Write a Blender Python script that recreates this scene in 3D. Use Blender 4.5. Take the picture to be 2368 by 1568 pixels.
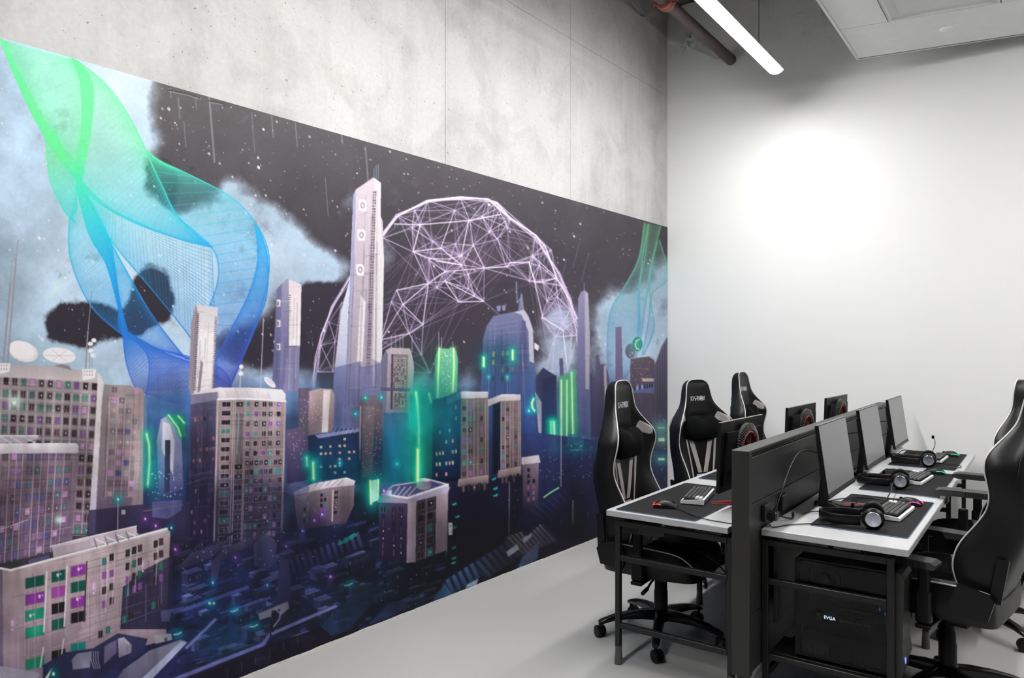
import bpy, bmesh, math, random
import numpy as np
from mathutils import Vector, Matrix

for o in list(bpy.data.objects): bpy.data.objects.remove(o)
random.seed(3)
scn = bpy.context.scene
COL = scn.collection
R = math.radians

# ---------------------------------------------------------------- camera
CAM_F, CAM_H, CAM_HOR, CAM_VX = 1700.0, 1.55, 800.0, 2430.0     # focal length and horizon in pixels of 2368 x 1568
YAW = math.atan((CAM_VX-1184)/CAM_F)
cd = bpy.data.cameras.new('camera'); cam = bpy.data.objects.new('camera', cd); COL.objects.link(cam)
cd.sensor_width = 36.0; cd.lens = 36.0*CAM_F/2368; cd.shift_y = (CAM_HOR-784)/2368; cd.clip_start = .05
cam.location = (0, 0, CAM_H); cam.rotation_euler = (R(90), 0, YAW)
scn.camera = cam
# ---------------------------------------------------------------- world and exposure
w = bpy.data.worlds.new('world'); scn.world = w; w.use_nodes = True
w.node_tree.nodes['Background'].inputs[0].default_value = (.8, .82, .85, 1)
w.node_tree.nodes['Background'].inputs[1].default_value = .15
scn.view_settings.view_transform = 'Standard'; scn.view_settings.look = 'None'
scn.view_settings.gamma = 1; scn.view_settings.use_curve_mapping = False
scn.view_settings.exposure = 0.0
LAMP = 97.0                                    # diffuser strength of the linear pendants
scn.cycles.max_bounces = 5; scn.cycles.diffuse_bounces = 2; scn.cycles.glossy_bounces = 2; scn.cycles.transmission_bounces = 2; scn.cycles.use_adaptive_sampling = True; scn.cycles.adaptive_threshold = .1; scn.cycles.adaptive_min_samples = 10; scn.cycles.caustics_reflective = False; scn.cycles.caustics_refractive = False

# ---------------------------------------------------------------- materials
MATS = {}
def srgb(c): return tuple(((x/255+.055)/1.055)**2.4 if x > 10 else x/255/12.92 for x in c)
def mat(name, col, rough=.5, metal=0., spec=.5, bump=0., bscale=200., var=.05, emit=None, estr=0., coat=0., nscale=14.):
    if name in MATS: return MATS[name]
    m = bpy.data.materials.new(name); m.use_nodes = True; nt = m.node_tree; b = nt.nodes['Principled BSDF']
    c = tuple(col) if max(col) <= 1 else srgb(col)
    tc = nt.nodes.new('ShaderNodeTexCoord'); n = nt.nodes.new('ShaderNodeTexNoise'); n.inputs['Scale'].default_value = nscale; n.inputs['Detail'].default_value = 5
    nt.links.new(tc.outputs['Object'], n.inputs['Vector'])
    mx = nt.nodes.new('ShaderNodeMix'); mx.data_type = 'RGBA'
    mx.inputs['A'].default_value = (*[x*(1-var) for x in c], 1); mx.inputs['B'].default_value = (*[min(1, x*(1+var)) for x in c], 1)
    nt.links.new(n.outputs['Fac'], mx.inputs['Factor']); nt.links.new(mx.outputs['Result'], b.inputs['Base Color'])
    b.inputs['Roughness'].default_value = rough; b.inputs['Metallic'].default_value = metal; b.inputs['Specular IOR Level'].default_value = spec
    if coat: b.inputs['Coat Weight'].default_value = coat; b.inputs['Coat Roughness'].default_value = .15
    if bump:
        n2 = nt.nodes.new('ShaderNodeTexNoise'); n2.inputs['Scale'].default_value = bscale; n2.inputs['Detail'].default_value = 3
        nt.links.new(tc.outputs['Object'], n2.inputs['Vector'])
        bp = nt.nodes.new('ShaderNodeBump'); bp.inputs['Strength'].default_value = bump; bp.inputs['Distance'].default_value = .002
        nt.links.new(n2.outputs['Fac'], bp.inputs['Height']); nt.links.new(bp.outputs['Normal'], b.inputs['Normal'])
    if emit: b.inputs['Emission Color'].default_value = (*(emit if max(emit) <= 1 else srgb(emit)), 1); b.inputs['Emission Strength'].default_value = estr
    if emit and name not in ('lit_diffuser', 'frosted_end_cap'): m.cycles.emission_sampling = 'NONE'
    MATS[name] = m; return m
def wire(m): return m.node_tree.nodes, m.node_tree.links, m.node_tree.nodes['Principled BSDF']

def concrete():
    m = bpy.data.materials.new('bare_concrete'); m.use_nodes = True; N, L, b = wire(m)
    tc = N.new('ShaderNodeTexCoord')
    def noise(sc, det=6, rough=.6, dist=0., vec=None):
        n = N.new('ShaderNodeTexNoise'); n.inputs['Scale'].default_value = sc; n.inputs['Detail'].default_value = det; n.inputs['Roughness'].default_value = rough; n.inputs['Distortion'].default_value = dist
        L.new(vec or tc.outputs['Object'], n.inputs['Vector']); return n.outputs['Fac']
    def ramp(src, p0, c0, p1, c1):
        r = N.new('ShaderNodeValToRGB'); r.color_ramp.elements[0].position = p0; r.color_ramp.elements[1].position = p1
        r.color_ramp.elements[0].color = (*c0, 1); r.color_ramp.elements[1].color = (*c1, 1); L.new(src, r.inputs[0]); return r.outputs[0]
    def mul(a, c, f=1.):
        x = N.new('ShaderNodeMix'); x.data_type = 'RGBA'; x.blend_type = 'MULTIPLY'; x.inputs['Factor'].default_value = f; L.new(a, x.inputs['A']); L.new(c, x.inputs['B']); return x.outputs['Result']
    base = ramp(noise(1.2, 7, .58, .3), .30, (.46, .457, .45), .70, (.58, .578, .57))
    blot = ramp(noise(2.6, 7, .62, .5), .34, (.82, .818, .81), .52, (1, 1, 1))
    mp = N.new('ShaderNodeMapping'); mp.inputs['Scale'].default_value = (6, 6, .5); L.new(tc.outputs['Object'], mp.inputs['Vector'])
    drip = ramp(noise(1.1, 5, .6, .3, mp.outputs[0]), .28, (.86, .855, .85), .5, (1, 1, 1))
    fine = ramp(noise(45, 5, .7), .25, (.86, .86, .86), .65, (1, 1, 1))
    vo = N.new('ShaderNodeTexVoronoi'); vo.inputs['Scale'].default_value = 30
    nv_ = N.new('ShaderNodeTexNoise'); nv_.inputs['Scale'].default_value = 30; L.new(tc.outputs['Object'], nv_.inputs['Vector']); va = N.new('ShaderNodeVectorMath'); va.operation = 'MULTIPLY_ADD'; L.new(nv_.outputs['Color'], va.inputs[0]); va.inputs[1].default_value = (.05, .05, .05); L.new(tc.outputs['Object'], va.inputs[2]); L.new(va.outputs[0], vo.inputs['Vector'])
    gate = noise(7, 3, .5)
    mt = N.new('ShaderNodeMath'); mt.operation = 'MULTIPLY_ADD'; L.new(gate, mt.inputs[0]); mt.inputs[1].default_value = -.16; L.new(vo.outputs['Distance'], mt.inputs[2])
    pit = ramp(mt.outputs[0], -.052, (.42, .41, .40), -.030, (1, 1, 1))
    L.new(mul(mul(mul(mul(base, blot), drip, .8), fine), pit), b.inputs['Base Color'])
    b.inputs['Roughness'].default_value = .7; b.inputs['Specular IOR Level'].default_value = .35
    bp = N.new('ShaderNodeBump'); bp.inputs['Strength'].default_value = .35; bp.inputs['Distance'].default_value = .006; L.new(fine, bp.inputs['Height']); L.new(bp.outputs['Normal'], b.inputs['Normal'])
    return m

# ---------------------------------------------------------------- mesh helpers
class MB:
    """collects vertices and faces of one part"""
    def __init__(s): s.v = []; s.f = []
    def add(s, vs, fs, M=None):
        o = len(s.v); s.v += [tuple(M @ Vector(p)) if M else tuple(p) for p in vs]; s.f += [tuple(i+o for i in f) for f in fs]; return s
    def box(s, c, d, b=.003, M=None):
        hx, hy, hz = d[0]/2, d[1]/2, d[2]/2; b = min(b, .49*min(d)); V = []; ix = {}
        for sx in (-1, 1):
            for sy in (-1, 1):
                for sz in (-1, 1):
                    for k in range(3):
                        e = [hx-b, hy-b, hz-b]; e[k] += b
                        ix[sx, sy, sz, k] = len(V); V.append((c[0]+sx*e[0], c[1]+sy*e[1], c[2]+sz*e[2]))
        F = []
        S = (-1, 1)
        for k in range(3):
            i, j = [a for a in range(3) if a != k]
            for t in S:
                q = []
                for a, bb in ((-1, -1), (1, -1), (1, 1), (-1, 1)):
                    g = [0, 0, 0]; g[k] = t; g[i] = a; g[j] = bb; q.append(ix[(*g, k)])
                F.append(tuple(q))
            for a in S:
                for bb in S:
                    g0 = [0, 0, 0]; g1 = [0, 0, 0]; g0[k] = -1; g1[k] = 1; g0[i] = g1[i] = a; g0[j] = g1[j] = bb
                    F.append((ix[(*g0, i)], ix[(*g1, i)], ix[(*g1, j)], ix[(*g0, j)]))
        for a in S:
            for bb in S:
                for g in S: F.append((ix[a, bb, g, 0], ix[a, bb, g, 1], ix[a, bb, g, 2]))
        return s.add(V, F, M)
    def loft(s, rings, cap=True, ring=True, M=None):
        n = len(rings[0]); V = [p for r in rings for p in r]; F = []
        for a in range(len(rings)-1):
            for i in range(n if ring else n-1): j = (i+1) % n; F.append((a*n+i, a*n+j, a*n+n+j, a*n+n+i))
        if cap and ring: F.append(tuple(range(n))); F.append(tuple(range((len(rings)-1)*n, len(rings)*n)))
        return s.add(V, F, M)
    def lathe(s, prof, n=20, M=None):
        return s.loft([[(r*math.cos(2*math.pi*k/n), r*math.sin(2*math.pi*k/n), z) for k in range(n)] for r, z in prof], M=M)
    def annulus(s, prof, n=40, M=None):
        rings = [[(r*math.cos(2*math.pi*k/n), r*math.sin(2*math.pi*k/n), z) for k in range(n)] for r, z in prof]; return s.loft(rings+rings[:1], cap=False, M=M)
    def cyl(s, p, q, r, r2=None, n=14):
        p, q = Vector(p), Vector(q); d = q-p; M = Matrix.Translation(p) @ d.to_track_quat('Z', 'Y').to_matrix().to_4x4()
        r2 = r if r2 is None else r2; L = d.length; b = min(.004, r*.2, L*.2)
        return s.lathe([(r-b, 0), (r, b), (r2, L-b), (r2-b, L)], n, M)
    def tube(s, pts, r, n=6, closed=False):
        P = [Vector(p) for p in pts]; rings = []; up = None
        for i, p in enumerate(P):
            a = P[i-1] if (i or closed) else p; b = P[(i+1) % len(P)] if (i < len(P)-1 or closed) else p
            t = (b-a).normalized()
            if up is None: up = t.orthogonal().normalized()
            up = (up-t*up.dot(t)).normalized(); w_ = t.cross(up)
            rings.append([tuple(p+r*(math.cos(2*math.pi*k/n)*up+math.sin(2*math.pi*k/n)*w_)) for k in range(n)])
        if closed: rings.append(rings[0])
        return s.loft(rings, cap=not closed)
    def prism(s, poly, a, b, ax='x', M=None):
        f = {'x': lambda u, v, t: (t, u, v), 'y': lambda u, v, t: (u, t, v), 'z': lambda u, v, t: (u, v, t)}[ax]
        return s.loft([[f(u, v, a) for u, v in poly], [f(u, v, b) for u, v in poly]], M=M)
def crom(P, n):
    P = np.array(P, float); t = np.linspace(0, len(P)-1, n); i = np.clip(t.astype(int), 0, len(P)-2); f = (t-i)[:, None]
    a, b, c, d = P[np.clip(i-1, 0, None)], P[i], P[i+1], P[np.clip(i+2, None, len(P)-1)]
    return .5*(2*b+(c-a)*f+(2*a-5*b+4*c-d)*f*f+(3*b-a-3*c+d)*f**3)
def obj(name, mb, m, parent=None, smooth=None, loc=None, rot=None):
    me = bpy.data.meshes.new(name); me.from_pydata(mb.v, [], mb.f)
    bm = bmesh.new(); bm.from_mesh(me); bmesh.ops.recalc_face_normals(bm, faces=bm.faces); bm.to_mesh(me); bm.free()
    me.materials.append(m)
    if smooth:
        me.polygons.foreach_set('use_smooth', [True]*len(me.polygons)); me.set_sharp_from_angle(angle=R(smooth))
    o = bpy.data.objects.new(name, me); COL.objects.link(o)
    if parent: o.parent = parent
    if loc: o.location = loc
    if rot: o.rotation_euler = rot
    return o
def tag(o, label=None, cat=None, group=None, kind=None):
    for k, v in (('label', label), ('category', cat), ('group', group), ('kind', kind)):
        if v: o[k] = v
    return o
def empty(name, loc, rz=0, label=None, cat=None, group=None):
    o = bpy.data.objects.new(name, None); COL.objects.link(o); o.location = loc; o.rotation_euler = (0, 0, rz); o.empty_display_size = .1
    return tag(o, label, cat, group)
def share(src, name, parent, loc=None, rot=None, m=None):
    o = src.copy(); o.name = name; COL.objects.link(o); o.parent = parent
    if loc is not None: o.location = loc
    if rot is not None: o.rotation_euler = rot
    return o
def copy_tree(o, parent=None):
    c = o.copy(); COL.objects.link(c); c.parent = parent
    for ch in o.children: copy_tree(ch, c)
    return c
def bx(name, c, d, m, parent=None, b=.003, rot=None):
    return obj(name, MB().box((0, 0, 0), d, b), m, parent, loc=c, rot=rot)

# common materials
M_black = mat('black_leatherette', (.0045, .0045, .005), .42, spec=.32, bump=.12, bscale=420)
M_fabric = mat('black_velvet', (.0025, .0028, .003), .95, spec=.1)
M_plast = mat('black_plastic', (.004, .004, .0045), .4, spec=.3)
M_gloss = mat('glossy_black_plastic', (.004, .004, .0045), .2, spec=.4)
M_grey = mat('light_grey_leatherette', (.42, .39, .385), .5)
M_pipe = mat('pale_piping', (.55, .54, .53), .5)
M_logo = mat('silver_thread', (.5, .5, .5), .55)
M_steel = mat('charcoal_steel', (.009, .0088, .009), .42, spec=.4)
M_foot = mat('grey_foot_plastic', (.10, .095, .09), .5)
M_top = mat('white_laminate', (.46, .465, .475), .32, spec=.45, var=.01)
M_div = mat('grey_divider_paint', (.029, .028, .0275), .42, spec=.4)
M_mat = mat('black_desk_mat', (.009, .0088, .0095), .8, spec=.2)
M_matedge = mat('mat_edge_fringe', (.12, .17, .26), .7)  # blue colour fringe of the lens, put into the edge colour
M_white = mat('white_plastic', (.72, .72, .74), .35)
M_key = mat('grey_keycap', (.055, .056, .054), .5)
M_red = mat('dark_red_plastic', (.14, .004, .008), .4, spec=.3)
M_orange = mat('red_ring_plastic', (.30, .03, .017), .4)
M_mon = mat('monitor_black', (.005, .005, .0055), .38, spec=.3)
M_cable = mat('black_cable', (.008, .008, .008), .5)
M_ceil = mat('white_ceiling_tile', (.80, .80, .79), .85, spec=.2)
# ---------------------------------------------------------------- room shell
WX, WS = -3.106, .0298                         # concrete wall: x = WX + WS*y
YB = 6.45                                      # white end wall
def wx(y): return WX+WS*y
M_con = concrete()
M_wall = mat('white_wall_paint', (.795, .797, .797), .75, spec=.25, var=.012, nscale=3)
M_side = mat('grey_wall_paint', (.16, .158, .155), .8, spec=.2, var=.05, nscale=3)
def floor_mat():
    m = mat('grey_floor_coating', (.415, .41, .405), .42, spec=.4, var=.05, nscale=1.1); N, L, b = wire(m)
    tc = N.new('ShaderNodeTexCoord'); n = N.new('ShaderNodeTexNoise'); n.inputs['Scale'].default_value = 2.2; n.inputs['Detail'].default_value = 6; L.new(tc.outputs['Object'], n.inputs['Vector'])
    mr = N.new('ShaderNodeMapRange'); mr.inputs['To Min'].default_value = .36; mr.inputs['To Max'].default_value = .52; L.new(n.outputs['Fac'], mr.inputs['Value']); L.new(mr.outputs[0], b.inputs['Roughness'])
    return m
Y0, X1, ZC = -3.6, 3.6, 4.72
ST = lambda o: tag(o, kind='structure')
ST(obj('floor', MB().box(((wx(0)+X1)/2, (Y0+YB)/2, -.05), (X1-wx(0)+1, YB-Y0+.6, .1), .001), floor_mat()))
ST(obj('wall_back', MB().box(((X1-3.3)/2, YB+.1, ZC/2), (X1+3.7, .2, ZC), .001), M_wall))
ST(obj('wall_right', MB().box((X1+.1, (Y0+YB)/2, ZC/2), (.2, YB-Y0, ZC), .001), M_side))
ST(obj('wall_front', MB().box(((X1-3.2)/2, Y0-.1, ZC/2), (X1+3.7, .2, ZC), .001), M_side))
ST(obj('ceiling', MB().box(((X1-3.2)/2, (Y0+YB)/2, ZC+.06), (X1+3.8, YB-Y0+.5, .1), .001), mat('raw_ceiling', (.16, .15, .145), .9, spec=.1, var=.2, nscale=4)))
wl = ST(obj('wall_left', MB().prism([(wx(Y0)-.32, Y0), (wx(YB)-.32, YB), (wx(YB)-.016, YB), (wx(Y0)-.016, Y0)], 0, ZC, 'z'), mat('joint_concrete', (.34, .33, .32), .9)))
ys = [Y0, -1.9, .2, 3.406, 4.80, 5.91, YB]
for a, b in zip(ys, ys[1:]):
    for z0, z1 in ((0, 3.90), (3.90, ZC)):
        g = .0013
        obj('concrete_panel', MB().prism([(wx(a)-.02, a+g), (wx(b)-.02, b-g), (wx(b)-.002, b-g), (wx(b), b-g-.003), (wx(a), a+g+.003), (wx(a)-.002, a+g)], z0+g, z1-g, 'z'), M_con, wl)
# ragged sealant line where the print meets the floor
m = MB(); rr = random.Random(5); prof = []
for k in range(140):
    y = -.2+k*(YB-.05+.2)/139; h = .006+rr.random()*.006; t = .006+rr.random()*.005; x = wx(y)+.001
    prof.append([(x, y, 0), (x+t+.004, y, 0), (x+t+.002, y, h*.7), (x+.003, y, h)])
m.loft(prof); ST(obj('trim_1', m, mat('sealant', (.42, .41, .39), .8, var=.3, nscale=40)))

# ---------------------------------------------------------------- ceiling services
M_em = mat('lit_diffuser', (.9, .9, .9), .4, emit=(1., .99, .97), estr=LAMP)
M_alu = mat('white_lamp_housing', (.6, .6, .6), .4)
def pendant(x, y0, y1, z, label):
    t = empty('pendant_lamp', (x, (y0+y1)/2, z), 0, label, 'lamp', 'linear pendant lamps'); L = (y1-y0)/2; r = .054; n = 12
    arc = [(.0735*math.sin(a), .050-.0735*math.cos(a)) for a in np.linspace(-.826, .826, n)]   # shallow bowed lens, light leaves it downwards
    obj('diffuser', MB().prism(arc, -L, L, 'y'), M_em, t, 50)
    up = [(r*math.cos(a), .002+.030*math.sin(a)) for a in np.linspace(0, math.pi, n)]
    obj('housing', MB().prism(up, -L, L, 'y'), M_alu, t, 50)
    for s in (-1, 1):
        obj('end_cap', MB().prism(arc, s*L-.003, s*L+.003, 'y'), mat('frosted_end_cap', (.85, .85, .85), .4, emit=(1, .99, .97), estr=LAMP*.2), t, 50)
        obj('suspension_cable', MB().cyl((0, s*(L-.42), .03), (0, s*(L-.42), ZC-z), .0018, n=6), M_steel, t)
LZ = 3.68; LX, LY1 = -1.716, 5.805
pendant(LX, LY1-3.9, LY1, LZ, 'bright linear pendant lamp hanging over the left desks')
pendant(1.35, LY1-3.9, LY1, LZ-.16, 'linear pendant lamp added to light the right side of the room, outside the frame')  # unseen lamp, added to brighten the right part
pendant(LX, .1, LY1-4.1, LZ, 'linear pendant lamp nearer the viewer, in line with the visible one, above the frame')
# sprinkler pipe with its coupling
t = empty('sprinkler_pipe', (-2.30, 3.2, 4.099), 0, 'dark painted sprinkler pipe with red clamp running into the white wall', 'pipe')
obj('pipe_run', MB().cyl((0, -3.0, 0), (0, YB-3.2-.001, 0), .045, n=20), mat('brown_pipe_paint', (.075, .055, .052), .5), t, 40)
M_rc = mat('red_coupling', (.30, .075, .055), .5)
c = MB(); c.lathe([(.047, -.045), (.064, -.04), (.066, -.02), (.058, 0), (.066, .02), (.064, .04), (.047, .045)], 20, Matrix.Translation((0, 1.86, 0)) @ Matrix.Rotation(R(90), 4, 'X'))
cp = obj('coupling', c, M_rc, t, 40)
for s in (-1, 1):
    c = MB(); c.box((s*.075, 1.86, 0), (.045, .045, .028), .006); c.cyl((s*.08, 1.86, -.035), (s*.08, 1.86, .035), .007, n=8); obj('clamp_bolt', c, M_rc, cp)
# suspended ceiling island
SX, SY, SZ = -1.17, 5.977, 3.70; SK = .197    # far left corner; its far edge drifts off square by SK
t = empty('suspended_ceiling', (SX, SY, SZ), 0, 'white suspended ceiling island with tiles at the upper right', 'ceiling panel')
def sp(u, v): return (u, -v+SK*u)              # u to the right, v towards the viewer
M_trim = mat('ceiling_trim', (.6, .6, .59), .5)
us = [0, .30, .92, 1.54, 2.16, 2.78, 3.4]; vs = [0, .63, 1.25, 1.87, 2.49, 3.11, 3.6]
for i in range(6):
    for j in range(6):
        if (i, j) == (1, 1) or (i == 3 and j == 3): continue
        q = [sp(us[i]+.003, vs[j]+.003), sp(us[i+1]-.003, vs[j]+.003), sp(us[i+1]-.003, vs[j+1]-.003), sp(us[i]+.003, vs[j+1]-.003)]
        if j == 0: 
            if i == 0: q = [sp(.003, .003), sp(us[6], .003), sp(us[6], vs[1]-.003), sp(.003, vs[1]-.003)]
            else: continue
        obj('tile', MB().prism(q, 0, .014, 'z'), M_ceil, t)
obj('backing', MB().prism([sp(0, 0), sp(3.4, 0), sp(3.4, 3.6), sp(0, 3.6)], .015, .05, 'z'), M_trim, t)
e = MB(); P = [sp(-.006, -.006), sp(3.41, -.006), sp(3.41, 3.61), sp(-.006, 3.61)]; Q = [sp(.012, .012), sp(3.39, .012), sp(3.39, 3.59), sp(.012, 3.59)]
e.loft([[(*p, -.004) for p in Q], [(*p, -.004) for p in P], [(*p, .09) for p in P], [(*p, .09) for p in Q]], cap=False); obj('edge_trim', e, M_trim, t)
for (i, j) in ((1, 1), (3, 3)):
    u0, u1, v0, v1 = us[i], us[i+1], vs[j], vs[j+1]
    f = MB()
    for k, z in ((0, -.001), (.018, -.001), (.018, .004), (.06, .010)): pass
    rings = [[(*sp(u, v), z) for u, v in ((u0+k, v0+k), (u1-k, v0+k), (u1-k, v1-k), (u0+k, v1-k))] for k, z in ((.004, .014), (.004, -.002), (.02, -.002), (.024, .006), (.07, .012), (.075, .006))]
    f.loft(rings, cap=False); fr = obj('light_frame', f, M_trim, t)
    obj('lens', MB().prism([sp(u0+.075, v0+.075), sp(u1-.075, v0+.075), sp(u1-.075, v1-.075), sp(u0+.075, v1-.075)], .006, .012, 'z'), mat('unlit_lens', (.6, .61, .6), .4), fr)
u = -.572-SX
obj('sprinkler_cover', MB().lathe([(.040, 0), (.042, -.004), (.034, -.010), (.0, -.011)], 24, Matrix.Translation((u, -(5.977-5.755)-0*SK, 0))), M_ceil, t, 40)
# ---------------------------------------------------------------- desks
ZT = .75
def desk(side, k, label):
    n = 3.24 if side > 0 else 3.17; L = 1.043
    x0, x1 = (-1.022, -.449) if side > 0 else (-1.753, -1.146)
    fx0, fx1 = (-1.025, -.504) if side > 0 else (-1.714, -1.130)
    y0, y1 = n+k*L, n+(k+1)*L-.003
    t = empty('desk', ((x0+x1)/2, (y0+y1)/2, 0), 0, label, 'desk', 'white topped desks with black frames'); ox, oy = (x0+x1)/2, (y0+y1)/2
    bx('tabletop', (0, 0, ZT-.0145), (x1-x0, y1-y0, .029), M_top, t, .0025)
    s = .026
    ends = ((0, y0+.03),) if k < 2 else ((0, y0+.03), (1, y1-.03))
    if k: ends = ((0, y0+.012),)+ends[1:]
    for e, y in ends:
        for px in (fx0+s/2, fx1-s/2):
            lo = .085
            bx('leg', (px-ox, y-oy, (lo+.70)/2), (s, s, .70-lo), M_steel, t, .002)
            obj('foot', MB().lathe([(.018, lo+.004), (.018, lo), (.016, .075), (.020, .012), (.0195, 0)], 16), M_foot, t, 40, loc=(px-ox, y-oy, 0))
        for z in (.688, .519, .190):
            bx('rail', ((fx0+fx1)/2-ox, y-oy, z), (fx1-fx0-2*s, s, s), M_steel, t, .002)
    for px in (fx0+.05, fx1-.05):
        bx('side_beam', (px-ox, 0, .700), (.03, y1-y0-.1, .040), M_steel, t, .002)
    if side > 0:
        bx('floor_rail', (fx0+s/2+.005-ox, 0, .115), (.024, y1-y0-.1, .022), M_steel, t, .002)
    bx('modesty_panel', ((fx0+.045 if side > 0 else fx1-.045)-ox, 0, .50), (.016, y1-y0-.12, .34), M_steel, t, .002)
    if side > 0 and k == 0: bx('tower_shelf', (-.765-ox, 3.395-oy, .200), (.47, .21, .006), M_steel, t, .001)
    return t
for k, w_ in enumerate(('nearest', 'middle', 'farthest')):
    desk(-1, k, f'{w_} white topped desk in the left row, on the mural side of the divider')
    desk(1, k, f'{w_} white topped desk in the right row, on the viewer side of the divider')
# long divider between the two rows
DX0, DX1, DY0, DY1, DZ0, DZ1 = -1.102, -1.032, 3.10, 6.42, .14, 1.105
t = empty('desk_divider', ((DX0+DX1)/2, 3.1, 0), 0, 'long charcoal metal divider standing between the two desk rows', 'divider'); cx = (DX0+DX1)/2
L = DY1-DY0
bx('end_post', (0, .02, (DZ0+DZ1)/2), (DX1-DX0+.006, .04, DZ1-DZ0), M_div, t, .003)
bx('end_post', (0, L-.02, (DZ0+DZ1)/2), (DX1-DX0+.006, .04, DZ1-DZ0), M_div, t, .003)
bx('top_cap', (0, L/2, DZ1-.008), (DX1-DX0+.006, L-.08, .016), M_div, t, .003)
for sx in (-1, 1):
    for k in range(3):
        y0 = .042+k*(L-.084)/3; y1 = .042+(k+1)*(L-.084)/3-.003
        for z0, z1 in ((.872, 1.072), (.40, .868), (.15, .396)):
            bx('panel', (sx*(DX1-DX0-.012)/2, (y0+y1)/2, (z0+z1)/2), (.012, y1-y0, z1-z0), M_div, t, .0015)
    bx('top_slot_rail', (sx*.024, L/2, 1.080), (.012, L-.09, .010), M_steel, t, .001)
bx('core', (0, L/2, .62), (.04, L-.09, .93), M_steel, t, .002)
for y in (.03, L/2, L-.05):
    bx('foot_post', (.005, y, .07), (.05, .03, .14), M_steel, t, .003)
M_sock = mat('socket_black', (.009, .009, .009), .4)
for k, y in enumerate((.20, .46, 1.28, 1.52, 2.30, 2.56)):     # power sockets on the viewer side
    bx('socket', ((DX1-DX0)/2+.012, y, .812-.0*k), (.022, .075, .075), M_sock, t, .004)
    if k % 2 == 0: bx('plug', ((DX1-DX0)/2+.040, y+.005, .800), (.045, .045, .04), M_sock, t, .006)

# ---------------------------------------------------------------- things on the desks
def mat_on(x0, x1, y0, y1, label):
    t = empty('desk_mat', ((x0+x1)/2, (y0+y1)/2, ZT), 0, label, 'desk mat', 'large black desk mats'); a, b = (x1-x0)/2, (y1-y0)/2; r = .015
    P = [(sx*(a-r)+r*math.cos(q), sy*(b-r)+r*math.sin(q)) for sx, sy, q0 in ((1, 1, 0), (-1, 1, 90), (-1, -1, 180), (1, -1, 270)) for q in [R(q0+d) for d in (0, 30, 60, 90)]]
    obj('pad', MB().prism(P, .0005, .0035, 'z'), M_mat, t)
    obj('fringe_edge', MB().tube([(u, v, .0022) for u, v in P], .0017, 6, True), M_matedge, t, 60)  # bead carrying the blue lens fringe around the mat
    return t
for (x0, y0, lb) in ((-.868, 3.425, 'black desk mat under the pink-lit mouse on the nearest right desk'), (-.865, 4.438, 'black desk mat on the middle right desk under two armrests'), (-.885, 5.468, 'black desk mat on the farthest right desk by the white wall')):
    mat_on(x0, x0+.39, y0, y0+.86, lb)
mat_on(-1.715, -1.305, 3.19, 4.05, 'black desk mat under the orange-lit mouse on the nearest left desk'); mat_on(-1.715, -1.305, 4.235, 5.095, 'black desk mat on the middle left desk behind a monitor'); mat_on(-1.715, -1.305, 5.27, 6.13, 'black desk mat on the farthest left desk')

KEYM = None
def keyboard(x, y, rz, z, label, tilt=4):
    global KEYM
    t = empty('keyboard', (x, y, z), rz, label, 'keyboard', 'white compact keyboards')       # long axis along local x, typist at -y
    body = MB(); w_, d_ = .325, .118
    prof = [(-d_/2, .004), (-d_/2, .016), (-d_/2+.004, .019), (d_/2-.004, .030), (d_/2, .027), (d_/2, .004)]
    body.prism(prof, -w_/2, w_/2, 'x'); c = obj('case', body, M_white, t)
    pl = MB(); pl.prism([(-d_/2+.010, .0205), (d_/2-.010, .0295), (d_/2-.010, .0300), (-d_/2+.010, .0210)], -w_/2+.008, w_/2-.008, 'x'); obj('key_plate', pl, M_plast, t)
    rows = [[1]*13+[2], [1.5]+[1]*12+[1.5], [1.75]+[1]*11+[2.25], [2.25]+[1]*10+[2.75], [1.25]*3+[6.25]+[1.25]*4]
    if KEYM is None:
        KEYM = {}
    U = (w_-.022)/15
    for r_, row in enumerate(rows):
        u = 0; yy = d_/2-.0195-r_*.0193; zz = .0295-(.0195+r_*.0193-.010)*.0092
        for k in row:
            white = r_ < 2 and u > 12; kk = k; k = (k, white)
            if k not in KEYM:
                b = MB(); h = kk*U/2-.0011; g = .0085
                b.loft([[(-h, -g, 0), (h, -g, 0), (h, g, 0), (-h, g, 0)], [(-h+.001, -g+.001, .005), (h-.001, -g+.001, .005), (h-.001, g-.001, .005), (-h+.001, g-.001, .005)], [(-h+.0022, -g+.002, .0085), (h-.0022, -g+.002, .0085), (h-.0022, g-.002, .0085), (-h+.0022, g-.002, .0085)]])
                KEYM[k] = obj('key', b, M_white if white else M_key, t); o = KEYM[k]
            else: o = share(KEYM[k], 'key', t)
            o.location = (-w_/2+.011+(u+kk/2)*U, yy, zz); o.rotation_euler = (R(5), 0, 0); u += kk
    return t
# right rows: typist on the +x side, so the long axis runs along y
RZR = R(90)
keyboard(-.600, 3.872, R(87), ZT+.0036, 'white keyboard beside the pink-lit mouse on the nearest right desk')
keyboard(-.640, 4.918, R(86), ZT+.0036, 'white keyboard behind the headset on the middle right desk')
keyboard(-.650, 5.875, R(88), ZT+.0036, 'white keyboard half hidden by the headset with the raised microphone')
keyboard(-1.482, 3.660, R(-78), ZT+.0036, 'white keyboard beside the orange-lit mouse on the nearest left desk')
keyboard(-1.475, 4.70, R(-88), ZT+.0036, 'white keyboard peeking out behind the monitor on the middle left desk')

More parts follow.
